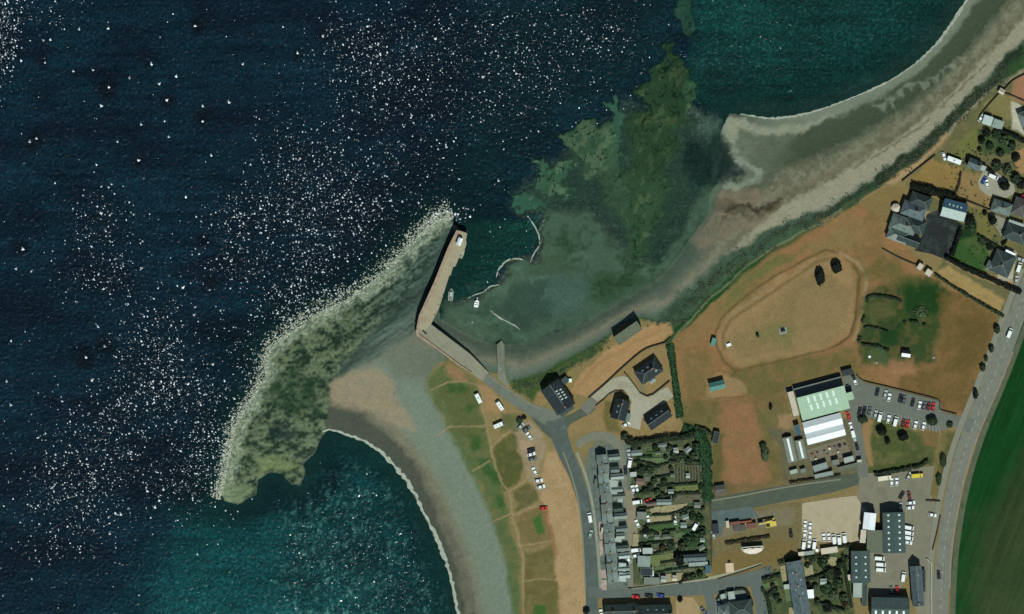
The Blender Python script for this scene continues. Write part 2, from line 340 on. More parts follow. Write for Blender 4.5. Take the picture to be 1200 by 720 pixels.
reef([(658, 152), (668, 142), (684, 138), (700, 138), (714, 150), (724, 172), (718, 192), (706, 205), (690, 200), (676, 186), (660, 170)], (76, 94, 70), -.02, 11, 3.4, .95)
reef([(624, 196), (636, 184), (650, 182), (664, 190), (674, 202), (668, 218), (648, 228), (628, 226)], (76, 98, 76), -.02, 11, 3.4, .95)
reef([(705, 120), (722, 118), (730, 140), (726, 168), (716, 160)], (76, 102, 82), -.1, 7, 2)
reef([(598, 232), (622, 228), (638, 240), (634, 250), (612, 246)], (70, 96, 78), -.1, 6, 2)
reef([(784, -5), (812, -5), (818, 20), (812, 44), (796, 36), (786, 18)], (60, 84, 68), -.25, 8)
reef([(700, 196), (730, 190), (738, 240), (730, 262), (705, 232)], (78, 90, 68), -.2, 9)
reef([(800, 92), (817, 96), (818, 120), (804, 140)], (74, 92, 66), -.1, 5)
paint([(806, 160), (842, 158), (862, 170), (866, 205), (840, 215), (815, 212), (800, 190)], (26, 42, 40), 12, 1.6, .92, .2)
paint([(850, 178), (866, 186), (870, 206), (858, 214)], (30, 44, 42), 6, 1.6, .8, .2)
paint([(820, 135), (846, 140), (850, 160), (825, 162)], (98, 110, 98), 8, 1.3, .6, .4)

# ---- the top of the bank: dune scrub strip, coast path verge
paint([(1235, 20), (1200, 52), (1172, 80), (1148, 106), (1120, 133), (1090, 163), (1066, 182), (1036, 203), (1008, 224), (983, 243), (948, 260), (912, 276), (878, 298), (848, 322), (822, 348), (796, 376), (780, 388), (786, 402), (830, 368), (870, 326), (905, 300), (950, 280), (1006, 246), (1046, 216), (1082, 188), (1112, 160), (1145, 126), (1180, 98), (1235, 66)], (56, 76, 50), 6, 1, .95, .35, .15)
paint([(770, 374), (800, 350), (830, 319), (855, 296), (885, 277), (920, 263), (955, 250), (985, 237), (1010, 220), (1040, 198), (1070, 174), (1095, 152), (1125, 122), (1148, 98), (1175, 70), (1200, 46), (1215, 60), (1172, 92), (1120, 140), (1066, 190), (1008, 232), (948, 266), (878, 304), (822, 354), (786, 392)], (48, 72, 50), 6, .8, .95); paint([(770, 374), (830, 319), (885, 277), (955, 250), (1010, 220), (1070, 174), (1125, 122), (1200, 46), (1215, 60), (1120, 140), (1066, 190), (1008, 232), (948, 266), (878, 304), (822, 354), (786, 392)], (80, 98, 76), 6, .8, .5, .5, .3, seed=91); paint([(790, 366), (830, 326), (885, 284), (955, 256), (1010, 226), (1070, 180), (1125, 128), (1195, 58)], (34, 48, 32), 6, 1, .85, .45, .2, line=9, seed=92)
paint([(1196, 62), (1172, 88), (1146, 112), (1120, 139), (1090, 168), (1062, 190), (1032, 211)], (36, 46, 32), 6, 1.2, .9, .3, .2, line=11, seed=93)
paint([(866, 300), (840, 322), (815, 345), (790, 370), (770, 376), (790, 350), (820, 322), (850, 300), (880, 282), (915, 264), (950, 250), (955, 258), (900, 282)], (74, 92, 76), 8, 1, .8, .4, .2)
paint([(783, 400), (800, 386), (820, 366), (840, 346), (868, 320), (900, 301), (940, 283), (975, 266), (1004, 245)], (29, 66, 34), 4, .5, .97, 0, line=11)
paint([(787, 402), (812, 372), (833, 349), (857, 329), (880, 308), (905, 291), (930, 277), (960, 262), (986, 246)], (112, 116, 86), 2, .3, .8, .2, line=2.4)
paint([(1004, 246), (1040, 216), (1062, 203), (1086, 186), (1100, 170), (1112, 156)], (164, 134, 98), 5, .5, .95, line=7)
paint([(1112, 156), (1130, 138), (1152, 114), (1176, 95), (1215, 76)], (142, 132, 106), 3, .4, .95, line=5)
paint([(1160, 100), (1200, 62), (1225, 70), (1180, 92)], (44, 70, 38), 8, 1, .8, .3)

# ---- park with the old track loop
paint([(1005, 240), (1040, 215), (1062, 222), (1036, 275), (1035, 292), (1075, 312), (1095, 322), (1170, 368), (1150, 430), (1130, 490), (1050, 465), (1000, 438), (920, 455), (890, 480), (800, 470), (788, 402), (840, 350), (900, 302)], (128, 106, 66), 4, .3, 1); paint([(788, 402), (900, 300), (1010, 240), (1095, 322), (1170, 368), (1130, 490), (1000, 438), (890, 480), (800, 470)], (94, 88, 50), 10, .3, .8, .5, .045, seed=95); paint([(788, 402), (900, 300), (1010, 240), (1095, 322), (1170, 368), (1130, 490), (1000, 438), (890, 480), (800, 470)], (150, 106, 72), 10, .3, .75, .5, .05, seed=96)
paint([(850, 345), (880, 320), (950, 290), (990, 262), (1010, 262), (1000, 300), (940, 300), (880, 340), (850, 370), (815, 400), (800, 400)], (122, 108, 66), 14, 1, .65, .4)
paint([(840, 395), (848, 376), (875, 352), (920, 325), (960, 303), (985, 303), (1000, 318), (1002, 345), (998, 375), (985, 400), (940, 418), (870, 428), (850, 418)], (148, 122, 84), 10, 1, .85, .2); paint([(850, 400), (960, 310), (1000, 340), (980, 400), (870, 424)], (122, 104, 70), 12, 1, .6, .5, .08, seed=97)
paint([(880, 385), (905, 378), (930, 388), (925, 405), (890, 402)], (110, 106, 66), 10, 1.2, .7, .4)
paint([(940, 350), (985, 350), (990, 380), (950, 410), (925, 405)], (142, 118, 80), 14, 1, .5, .3)
paint([(800, 405), (835, 420), (840, 470), (800, 470)], (108, 96, 60), 14, 1, .7, .35)
paint([(860, 430), (1000, 410), (1010, 435), (930, 450), (895, 470), (860, 460)], (96, 92, 54), 12, 1, .8, .35)
loop = [(839, 402), (838, 390), (845, 374), (870, 350), (905, 326), (945, 304), (968, 294), (985, 298), (1000, 310), (1008, 326), (1007, 345), (1003, 372), (996, 393), (985, 404), (960, 412), (920, 422), (885, 430), (862, 434), (848, 424)]
paint(loop+[loop[0]], (96, 80, 50), 2, .15, .9, .3, line=2.6)
paint([(849, 410), (847, 392), (856, 376), (885, 356), (925, 330), (960, 306), (980, 303)], (116, 94, 60), 3, .2, .85, .2, line=4)
paint([(985, 298), (1004, 308), (1016, 324), (1014, 346), (1008, 378), (1000, 398)], (150, 128, 94), 3, .2, .8, line=4)
paint([(1006, 328), (1002, 372), (995, 394), (982, 405)], (84, 66, 44), 1.6, .15, .75, line=2)
paint([(990, 262), (1006, 285), (1016, 320)], (132, 104, 66), 3, .3, .7, line=3)
paint([(863, 434), (856, 446), (842, 452)], (96, 84, 56), 2, .2, .8, line=3)
paint([(828, 444), (846, 438), (870, 446), (876, 460), (850, 468), (828, 464)], (150, 122, 86), 5, .6, .8)
paint([(838, 467), (872, 465)], (98, 72, 48), 1.5, .2, .7, line=1.6)
paint([(1012, 348), (1035, 338), (1070, 322), (1098, 328), (1112, 345), (1105, 372), (1098, 400), (1096, 425), (1060, 428), (1012, 425), (1005, 400)], (46, 68, 36), 12, 1, .94, .25)
paint([(1055, 328), (1085, 326), (1112, 345), (1100, 370), (1070, 372), (1055, 352)], (25, 58, 25), 14, 1, .9, .2)
paint([(1018, 355), (1040, 355), (1045, 378), (1018, 380)], (84, 84, 50), 10, 1, .8, .2)
paint([(1030, 372), (1060, 375), (1060, 405), (1030, 405)], (27, 56, 28), 12, 1, .8, .2)
paint([(1100, 345), (1130, 342), (1172, 372), (1155, 420), (1132, 488), (1060, 465), (1050, 440), (1100, 425)], (104, 84, 48), 10, 1, .9, .3)
paint([(1120, 370), (1160, 375), (1150, 420), (1115, 440)], (94, 78, 44), 16, 1, .7, .4)
paint([(1040, 420), (1070, 420), (1075, 438), (1045, 440)], (154, 112, 80), 8, 1, .7, .3)
paint([(1022, 405), (1040, 408), (1040, 428), (1020, 424)], (70, 90, 60), 6, 1, .7, .3)
# ground west and south of the hall
paint([(795, 470), (890, 468), (925, 560), (840, 585), (832, 560), (830, 500), (800, 495)], (100, 88, 54), 8, 1, .9, .3)
paint([(845, 470), (885, 472), (890, 520), (905, 560), (870, 580), (850, 560), (845, 520)], (146, 104, 74), 12, 1, .85, .35)
paint([(893, 470), (920, 462), (925, 500), (900, 520)], (96, 88, 54), 8, 1, .7, .3)
paint([(912, 486), (926, 488), (926, 505), (914, 500)], (152, 122, 90), 5, 1, .8)
paint([(784, 404), (790, 440), (795, 470), (800, 494), (832, 500), (834, 590), (820, 592), (818, 512), (798, 500), (788, 470), (783, 430)], (36, 66, 36), 3, .4, .95, .15)
paint([(834, 505), (846, 512), (844, 585), (834, 590)], (92, 84, 50), 4, .5, .8)
paint([(840, 572), (900, 565), (925, 560), (925, 576), (840, 586)], (106, 92, 62), 5, .8, .7, .3)
paint([(1030, 300), (1060, 318), (1090, 330), (1040, 335), (1005, 330)], (84, 84, 46), 12, 1, .7, .4); paint([(960, 255), (1000, 250), (1030, 265), (1020, 290), (985, 285)], (138, 110, 72), 10, 1, .6, .4); paint([(860, 330), (905, 302), (950, 288), (930, 305), (880, 335), (850, 360)], (100, 98, 58), 10, 1, .8, .4)
# hall lawns
paint([(1010, 488), (1025, 492), (1098, 508), (1094, 548), (1015, 558), (1008, 530)], (72, 82, 46), 6, .7, .95, .3)
paint([(1012, 492), (1022, 494), (1022, 545), (1014, 548)], (150, 118, 82), 4, .6, .85)
paint([(1080, 500), (1100, 508), (1098, 530), (1082, 524)], (128, 98, 64), 5, .8, .7)
paint([(1103, 505), (1128, 512), (1112, 560), (1100, 590), (1084, 590), (1095, 540)], (112, 100, 62), 5, .6, .95, .3)
paint([(1112, 505), (1126, 510), (1106, 560), (1100, 550)], (80, 80, 46), 6, .8, .7, .3)

# ---- sea-front green
paint([(503, 440), (528, 420), (560, 446), (566, 476), (575, 510), (582, 545), (592, 580), (604, 625), (612, 680), (616, 760), (606, 760), (590, 640), (560, 565), (525, 505), (500, 455)], (84, 98, 60), 7, .8, .95, .25)
paint([(528, 424), (546, 434), (552, 448), (530, 448), (524, 440)], (148, 112, 82), 6, 1, .85, .2)
paint([(515, 450), (556, 452), (566, 500), (572, 530), (545, 515), (525, 495)], (88, 92, 54), 8, 1, .8, .3)
paint([(524, 450), (545, 451), (548, 460), (528, 462)], (58, 84, 44), 6, 1, .8)
for (x, y, r) in ((580, 559, 10), (572, 545, 8), (560, 520, 8), (590, 590, 7), (552, 478, 5)): paint([(x-r, y-r), (x+r*.6, y-r), (x+r, y+r), (x-r*.5, y+r)], (50, 84, 42), 6, 1, .8)
paint([(560, 448), (640, 500), (660, 530), (680, 570), (690, 620), (695, 740), (612, 740), (606, 640), (590, 580), (575, 520), (562, 475)], (134, 116, 78), 5, .5, .9, .2)
paint([(580, 524), (602, 506), (612, 525), (614, 550), (604, 568), (590, 576), (582, 550)], (80, 84, 46), 5, .6, .95, .2)
paint([(600, 575), (615, 568), (632, 578), (630, 590), (606, 602)], (88, 86, 54), 5, .7, .9, .3)
paint([(606, 606), (630, 596), (646, 608), (650, 634), (612, 642)], (112, 98, 64), 5, .6, .9, .3)
paint([(624, 606), (634, 602), (638, 624), (630, 628)], (58, 98, 44), 4, .6, .9)
paint([(612, 648), (650, 640), (656, 680), (656, 740), (612, 740)], (100, 92, 56), 5, .6, .95, .35)
paint([(628, 708), (642, 712), (644, 740), (626, 740)], (58, 94, 44), 5, .8, .9)
paint([(642, 528), (654, 528), (668, 560), (682, 596), (688, 640), (691, 690), (688, 740), (660, 740), (654, 680), (646, 620), (634, 585), (632, 560)], (168, 138, 100), 6, .6, .95, .25)
paint([(655, 535), (672, 570), (684, 605), (690, 660), (686, 690)], (152, 116, 68), 3, .4, .6, .3, line=4)
paint([(636, 592), (648, 630), (652, 650)], (138, 96, 66), 4, .4, .7, line=5)
for pl in ([(563, 452), (566, 476), (571, 500), (577, 526), (580, 545), (588, 566), (597, 578), (600, 600), (607, 625), (611, 650), (613, 690), (615, 740)], [(577, 526), (595, 508), (606, 500)], [(597, 577), (612, 566), (622, 556)], [(602, 604), (620, 597), (636, 593)], [(609, 640), (630, 636), (648, 634)], [(612, 682), (635, 678), (655, 680)],
           [(505, 457), (525, 449), (545, 447), (562, 452)], [(555, 552), (575, 540)], [(525, 502), (545, 500), (568, 500)], [(512, 512), (530, 500)], [(580, 610), (600, 602)]):
    paint(pl, (158, 134, 98), 1.8, .35, .75, .2, line=1.8)
paint([(602, 490), (625, 492), (640, 508), (640, 528), (628, 552), (640, 575), (632, 580), (620, 565), (614, 540), (606, 515), (600, 500)], (150, 132, 106), 6, .8, .9, .3)
paint([(606, 512), (622, 516), (620, 530), (608, 528)], (172, 138, 112), 5, 1, .6)
paint([(562, 450), (580, 460), (594, 480), (590, 490), (572, 480)], (160, 124, 88), 5, .7, .8, .2)
paint([(586, 485), (612, 486), (610, 500), (590, 510)], (76, 88, 52), 5, .8, .7)
# bank below the slate roofed building
paint([(600, 446), (640, 436), (690, 408), (715, 392), (705, 412), (660, 440), (640, 452), (640, 478), (628, 478), (606, 458)], (58, 80, 42), 5, .7, .95, .25)
paint([(628, 462), (640, 455), (646, 470), (634, 480), (622, 474)], (150, 120, 82), 5, .7, .8)
# drying ground parcel and plots round the new houses
paint([(690, 465), (668, 462), (680, 440), (715, 408), (755, 384), (785, 380), (790, 392), (772, 404), (752, 412), (730, 430), (705, 452)], (166, 128, 88), 4, .4, .98, .2)
paint([(672, 462), (700, 428), (740, 402), (775, 390)], (136, 104, 68), 5, .6, .5, .3, line=3)
paint([(690, 467), (730, 431), (752, 413), (780, 405), (786, 440), (790, 475), (802, 500), (800, 515), (730, 520), (700, 505), (668, 510), (666, 490)], (140, 116, 78), 4, .4, .95, .15)
paint([(725, 470), (712, 470), (705, 490), (712, 505), (730, 508), (725, 490)], (96, 88, 50), 5, .6, .8)
paint([(742, 440), (748, 450), (752, 462), (758, 466), (752, 440)], (108, 112, 84), 4, .5, .6)
# town ground
paint([(700, 512), (740, 520), (742, 700), (695, 700), (690, 600), (684, 540)], (104, 108, 94), 5, .4, .9, .15)
paint([(690, 525), (736, 520), (738, 692), (702, 694), (696, 620), (692, 580)], (98, 110, 102), 3, .2, .9, .25, .3)
paint([(738, 520), (820, 512), (834, 590), (836, 668), (740, 690)], (70, 80, 58), 4, .3, .95, .35, .2)
paint([(834, 600), (940, 588), (935, 660), (838, 690)], (112, 100, 68), 4, .3, .95, .25)
paint([(840, 606), (880, 600), (930, 596), (928, 612), (880, 622), (845, 628)], (124, 114, 92), 5, .6, .8, .2)
paint([(838, 652), (880, 640), (930, 632), (928, 655), (870, 672), (838, 676)], (118, 98, 58), 6, .8, .8, .3)
paint([(890, 690), (905, 670), (1000, 640), (1000, 740), (895, 740)], (66, 80, 52), 4, .5, .95, .3, .2)
paint([(895, 500), (940, 505), (1000, 490), (1008, 560), (920, 566), (912, 520)], (96, 92, 72), 4, .4, .9, .25, .2)
# gardens of the eastern houses
paint([(1062, 215), (1118, 150), (1160, 105), (1215, 85), (1215, 340), (1175, 372), (1095, 322), (1110, 300)], (96, 94, 62), 4, .4, .9, .3)
for pts, c in (([(1064, 214), (1092, 186), (1126, 196), (1122, 222), (1110, 238), (1080, 226)], (140, 112, 66)), ([(1126, 200), (1150, 204), (1152, 214), (1190, 226), (1168, 238), (1158, 252), (1122, 236)], (142, 114, 74)), ([(1112, 182), (1130, 160), (1146, 150), (1146, 180), (1140, 188)], (108, 106, 60)),
               ([(1186, 92), (1215, 80), (1215, 128), (1184, 114)], (158, 112, 84)), ([(1150, 122), (1170, 106), (1192, 116), (1190, 140), (1166, 140)], (124, 114, 72)), ([(1108, 296), (1122, 272), (1150, 276), (1160, 300), (1152, 320), (1116, 312)], (50, 82, 40)),
               ([(1144, 244), (1160, 252), (1166, 275), (1158, 285), (1144, 270)], (112, 106, 60)), ([(1128, 262), (1142, 258), (1146, 278), (1126, 278)], (26, 52, 30)), ([(1184, 180), (1215, 170), (1215, 205), (1194, 205)], (158, 122, 84)), ([(1146, 152), (1190, 158), (1186, 182), (1150, 182)], (52, 74, 44)),
               ([(1112, 302), (1150, 318), (1198, 336), (1190, 344), (1110, 308)], (166, 128, 92)), ([(1095, 320), (1112, 312), (1178, 350), (1172, 368)], (160, 132, 84)), ([(1185, 118), (1198, 124), (1204, 160), (1186, 150)], (188, 178, 158)), ([(1076, 226), (1086, 222), (1090, 250), (1080, 262)], (150, 128, 92))):
    paint(pts, c, 4, .5, .95, .2)
# ploughed-in green field
paint([(1215, 340), (1190, 392), (1174, 440), (1160, 480), (1145, 520), (1133, 560), (1122, 610), (1115, 660), (1113, 740), (1107, 6000), (6000, 6000), (6000, -400)], (21, 62, 28), 3, .15, 1)
paint([(1215, 500), (1180, 560), (1150, 640), (1140, 740), (1215, 740), (1230, 600)], (50, 62, 38), 26, 1, .85, .25)
paint([(1215, 560), (1190, 600), (1175, 640), (1210, 650)], (62, 64, 40), 22, 1, .6)
paint([(1160, 690), (1215, 700), (1215, 740), (1150, 740)], (74, 84, 56), 20, 1, .6, .3)
paint([(1190, 400), (1165, 470), (1148, 520), (1136, 560), (1122, 640), (1119, 720)], (28, 80, 36), 3, .2, .5, line=3)
paint([(1140, 600), (1215, 590), (1215, 745), (1122, 745)], (52, 66, 38), 40, 1, .6, .3, .05)
fs, m_ = area([(1215, 340), (1190, 392), (1145, 520), (1122, 610), (1113, 740), (1215, 740)], 3, .1); wl = fbm((GX[fs]+GY[fs]*.38)*.35, GY[fs]*.02, 99, 2); COL[fs] *= (1+m_*(wl-.5)*.5)[..., None]
# small scale mottle of every surface
COL *= (.90+.2*N3+.14*(N2-.5)+.10*(rng.random(GX.shape)-.5))[..., None]
COL = np.clip(COL, .003, .85)
inl = dland <= 0
Z = np.where(beach, Z+(N3-.5)*.18*np.clip(dsea/6, 0, 1)*np.clip(dland/6, 0, 1), Z)
Z = np.where(inl & (dsea > 0), ZL, Z)

def ground_mat(name, rough):
    m = bpy.data.materials.new(name); m.use_nodes = True; nt = m.node_tree; bs = nt.nodes['Principled BSDF']
    at = nt.nodes.new('ShaderNodeAttribute'); at.attribute_name = 'soil'
    no = nt.nodes.new('ShaderNodeTexNoise'); no.inputs['Scale'].default_value = 1.3; no.inputs['Detail'].default_value = 6; no.inputs['Roughness'].default_value = .7
    ge = nt.nodes.new('ShaderNodeNewGeometry'); nt.links.new(ge.outputs['Position'], no.inputs['Vector'])
    mr = nt.nodes.new('ShaderNodeMapRange'); mr.inputs['From Min'].default_value = .25; mr.inputs['From Max'].default_value = .75; mr.inputs['To Min'].default_value = .78; mr.inputs['To Max'].default_value = 1.22
    nt.links.new(no.outputs['Fac'], mr.inputs['Value'])
    mx = nt.nodes.new('ShaderNodeVectorMath'); mx.operation = 'SCALE'; nt.links.new(at.outputs['Color'], mx.inputs[0]); nt.links.new(mr.outputs['Result'], mx.inputs['Scale'])
    nt.links.new(mx.outputs[0], bs.inputs['Base Color']); bs.inputs['Roughness'].default_value = rough; bs.inputs['Specular IOR Level'].default_value = .04
    bp = nt.nodes.new('ShaderNodeBump'); bp.inputs['Strength'].default_value = .35; bp.inputs['Distance'].default_value = .12; nt.links.new(no.outputs['Fac'], bp.inputs['Height']); nt.links.new(bp.outputs['Normal'], bs.inputs['Normal'])
    return m
GV = np.column_stack([((GX-600)*SC).ravel(), ((360-GY)*SC).ravel(), Z.ravel()])
ny, nx = GX.shape
ii = np.arange(ny*nx).reshape(ny, nx)
QUADS = np.stack([ii[1:, :-1], ii[1:, 1:], ii[:-1, 1:], ii[:-1, :-1]], -1)
def cut(name, sel, m, V=GV, attrs=(('soil', COL),), kind='structure'):
    F = QUADS[sel]; used = np.zeros(len(V), bool); used[F.ravel()] = True
    idx = np.cumsum(used)-1; o = mesh_np(name, V[used], idx[F], m, smooth=True)
    for an, A in attrs:
        a = o.data.attributes.new(an, 'FLOAT_COLOR', 'POINT'); c = np.ones((used.sum(), 4), np.float32); B = A.reshape(-1, A.shape[-1])[used]; c[:, :B.shape[1]] = B
        a.data.foreach_set('color', c.ravel())
    return tag(o, kind=kind)
cell = lambda A: A[:-1, :-1]
fieldm = inside(GX, GY, [(1215, 340), (1196, 392), (1180, 440), (1166, 480), (1150, 520), (1138, 560), (1126, 610), (1118, 660), (1116, 740), (1110, 6000), (6000, 6000), (6000, -400)])
landm = (dland <= 0) & (dsea > 0)
spitm = (spit > .5) & (dsea > -2) & ~landm
bedm = (dsea <= 0) & ~spitm & ~landm
gm = ground_mat('soil_and_grass', .95)
cut('ground', cell(landm & ~fieldm), gm); cut('green_field', cell(landm & fieldm), gm)
cut('rocky_shore', cell(spitm), ground_mat('weedy_rock', .7)); cut('sea_bed', cell(bedm), gm)
cut('beach', cell(~landm & ~spitm & ~bedm), gm)

# ================================================================== WATER
WC = np.zeros(GX.shape+(3,)); WC[:] = alb((6, 31, 41))
COLsave = COL; COL = WC
deepn = fbm(GX*.012, GY*.03, 61); BEDC = COLsave
COL += (alb((4, 22, 32))-COL)*(sstep((deepn-.45)/.2)*.8)[..., None]
paint([(560, -30), (800, -30), (790, 60), (740, 120), (660, 150), (600, 230), (540, 250), (520, 200), (560, 100)], (7, 34, 38), 60, 1, .9, .2, .04)
paint([(800, -60), (1300, -400), (1180, -20), (1100, 60), (1000, 116), (870, 140), (830, 140), (805, 100), (815, 40)], (14, 52, 47), 24, 1, .95, .1)
paint([(1150, -30), (1118, 22), (1080, 68), (1035, 99), (985, 121), (930, 137), (868, 134)], (54, 76, 64), 26, .5, .8, line=20)
paint([(820, 60), (870, 60), (872, 130), (830, 135)], (18, 48, 46), 20, 1, .8, .2)
paint([(540, 265), (600, 258), (632, 262), (630, 295), (598, 304), (580, 326), (545, 350), (510, 362), (520, 320)], (16, 54, 46), 10, 1, .95, .15)
paint([(600, 240), (640, 215), (700, 210), (730, 240), (720, 290), (660, 290), (630, 262)], (28, 54, 46), 18, 1, .9, .25)
paint([(90, 800), (150, 680), (215, 600), (300, 590), (370, 555), (440, 530), (545, 740), (540, 800)], (10, 50, 54), 110, 3, .6, .2, .04)
paint([(198, 640), (230, 590), (300, 600), (370, 560), (410, 525), (440, 530), (545, 740), (180, 760)], (17, 66, 66), 80, 3, .85, .1)
paint([(390, 512), (420, 517), (460, 548), (495, 600), (520, 655), (534, 720)], (16, 60, 55), 16, .5, .7, line=16)
paint([(262, 595), (300, 585), (330, 560), (362, 572), (392, 540), (400, 575), (370, 595), (310, 604), (270, 610)], (9, 32, 40), 14, 1, .9, .1)
paint(MID, (46, 62, 52), 24, 1.5, .9); paint(FLAT, (64, 74, 62), 8, 1, .95); paint([(808, 132), (846, 136), (850, 165), (835, 200), (820, 170)], (84, 98, 86), 12, 1.5, .8, .3); paint([(800, 190), (812, 165), (840, 158), (858, 175), (866, 205), (838, 220), (815, 240), (800, 230)], (26, 42, 40), 14, 1.6, .9, .2); paint([(740, 140), (800, 140), (790, 290), (745, 300)], (44, 58, 44), 14, 1.4, .6)
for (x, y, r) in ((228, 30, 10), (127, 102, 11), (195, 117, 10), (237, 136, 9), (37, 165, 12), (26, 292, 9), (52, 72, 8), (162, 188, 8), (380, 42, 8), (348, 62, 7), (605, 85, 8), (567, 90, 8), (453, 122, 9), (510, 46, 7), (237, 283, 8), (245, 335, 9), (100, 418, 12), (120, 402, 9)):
    paint([(x-r, y), (x-r*.7, y-r*.7), (x, y-r), (x+r*.7, y-r*.7), (x+r, y), (x+r*.7, y+r*.7), (x, y+r), (x-r*.7, y+r*.7)], (3, 11, 16), 11, 1.0, .75)     # dark halos round the lone glints, painted into the water colour
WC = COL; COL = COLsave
WC *= (1+.7*(fbm(GX*.012+GY*.004, GY*.16, 75, 3)-.5)+.5*(fbm(GX*.02, GY*.03, 76)-.5))[..., None]; bay = mask_of([(330, 600), (420, 545), (470, 580), (540, 740), (330, 760)], 60, 2); WC += (alb((88, 140, 130))-WC)*(bay*.42*sstep((fbm(GX*.28+GY*.1, GY*.2-GX*.08, 88, 3)-.55)/.16))[..., None]; gr = fbm(GX*.62, GY*.62, 72, 2); WC *= (.55+.30*fbm(GX*.3, GY*.5, 71, 3)+2.3*np.clip(gr-.50, 0, 1)*(1+1.2*fbm(GX*.03, GY*.02, 73))+.9*rng.random(GX.shape)**3*(.4+1.2*fbm(GX*.05, GY*.03, 74)))[..., None]  # ripple bands and glitter specks are painted into the water colour
depth = np.clip(-Z, 0, 9)
ALPHA = np.clip(1-np.exp(-depth/.9), .16, .985)
CL = [  # glint clusters: x, y, rx, ry, number of flecks, scale
 (3, 42, 16, 52, 150, 1.0), (45, 18, 50, 20, 45, .9), (115, 262, 42, 36, 70, 1), (125, 320, 46, 36, 80, 1), (175, 395, 42, 42, 90, 1), (190, 450, 46, 46, 150, 1), (140, 480, 40, 40, 80, 1), (110, 535, 80, 46, 190, .95), (85, 585, 62, 36, 130, .95), (75, 640, 60, 30, 60, .8),
 (285, 255, 46, 36, 110, 1), (280, 310, 50, 28, 70, .95), (370, 190, 52, 50, 120, .9), (345, 240, 40, 40, 80, .95), (365, 300, 40, 36, 100, 1), (395, 250, 46, 50, 110, 1), (430, 60, 56, 56, 170, .95), (470, 110, 80, 66, 170, .95), (555, 55, 100, 55, 220, .85), (640, 60, 90, 60, 170, .75), (700, 30, 50, 40, 70, .7),
 (430, 250, 40, 40, 70, .95), (480, 200, 60, 50, 80, .9), (600, 125, 70, 40, 60, .85), (335, 355, 36, 34, 80, 1), (245, 505, 28, 60, 150, 1), (220, 560, 40, 46, 120, .9), (290, 420, 24, 40, 50, .9), (360, 660, 36, 50, 60, .55), (420, 640, 60, 60, 90, .5), (470, 690, 40, 50, 70, .5), (900, 50, 60, 50, 40, .4), (330, 180, 40, 60, 60, .8), (210, 420, 30, 60, 40, .9),
 (525, 252, 22, 8, 34, 1.2), (395, 345, 60, 16, 60, .9)]
glint_area = np.zeros(GX.shape)
for (x, y, rx, ry, n, s) in CL: glint_area = np.maximum(glint_area, np.exp(-(((GX-x)/rx)**2+((GY-y)/ry)**2))*min(1, n/70))
WC += (alb((7, 20, 28))-WC)*(glint_area*.55*(GX < 760))[..., None]
wav = (fbm(GX*.55, GY*.75, 81, 2)-.5)*.34+(rng.random(GX.shape)-.5)*(.24+.16*glint_area)
shore = np.clip(-dsea/25, .12, 1)*np.clip(depth/.6, .2, 1)
WZ = wav*shore
WV = np.column_stack([((GX-600)*SC).ravel(), ((360-GY)*SC).ravel(), WZ.ravel()])
m = bpy.data.materials.new('sea_water'); m.use_nodes = True; nt = m.node_tree; bs = nt.nodes['Principled BSDF']
at = nt.nodes.new('ShaderNodeAttribute'); at.attribute_name = 'tint'; nt.links.new(at.outputs['Color'], bs.inputs['Base Color'])
bs.inputs['Roughness'].default_value = .2; bs.inputs['IOR'].default_value = 1.33
tr = nt.nodes.new('ShaderNodeBsdfTransparent'); tr.inputs['Color'].default_value = (.80, .95, .92, 1)
a2 = nt.nodes.new('ShaderNodeAttribute'); a2.attribute_name = 'murk'
mx = nt.nodes.new('ShaderNodeMixShader'); nt.links.new(a2.outputs['Fac'], mx.inputs[0]); nt.links.new(tr.outputs[0], mx.inputs[1]); nt.links.new(bs.outputs[0], mx.inputs[2])
nt.links.new(mx.outputs[0], nt.nodes['Material Output'].inputs['Surface'])
wet = (Z < .12) & (dsea < 3)
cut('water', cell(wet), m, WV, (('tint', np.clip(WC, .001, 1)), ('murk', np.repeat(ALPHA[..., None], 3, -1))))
# sun glints put in as small raised white flecks on the swell
def grid_at(A, px, py):
    i = np.clip(np.searchsorted(XS, px), 0, len(XS)-1); j = np.clip(np.searchsorted(YS, py), 0, len(YS)-1); return A[j, i]
pts = []
for (x, y, rx, ry, n, s) in CL:
    k = int(n*3.4); a = rng.normal(size=(k, 2))*.62
    pts += [(x+a[q, 0]*rx, y+a[q, 1]*ry, s*(.2+.7*rng.random()**3)) for q in range(k)]
for q in range(520): pts.append((rng.random()*780-10, rng.random()*740-10, .3+.5*rng.random()**2))
for x, y in ((228, 30), (127, 102), (195, 117), (237, 124), (237, 142), (42, 162), (34, 166), (52, 73), (58, 46), (126, 33), (92, 34), (85, 83), (108, 82), (24, 71), (50, 47), (177, 75), (151, 91), (206, 89), (186, 98), (118, 124), (165, 146), (192, 142), (197, 160), (137, 166), (162, 188), (284, 75), (268, 120), (247, 182), (217, 231), (130, 216), (112, 193), (26, 292), (18, 315), (36, 318), (378, 42), (348, 62), (605, 86), (566, 90), (453, 122), (510, 45), (228, 360), (245, 340), (214, 337), (227, 369), (258, 364), (100, 419), (107, 446), (122, 406), (114, 383), (12, 400), (249, 427), (7, 447), (12, 475), (172, 576), (191, 574), (181, 595), (186, 587), (141, 603), (128, 626), (584, 212), (523, 172)):
    pts.append((x, y, 1.25))
V = []; F = []
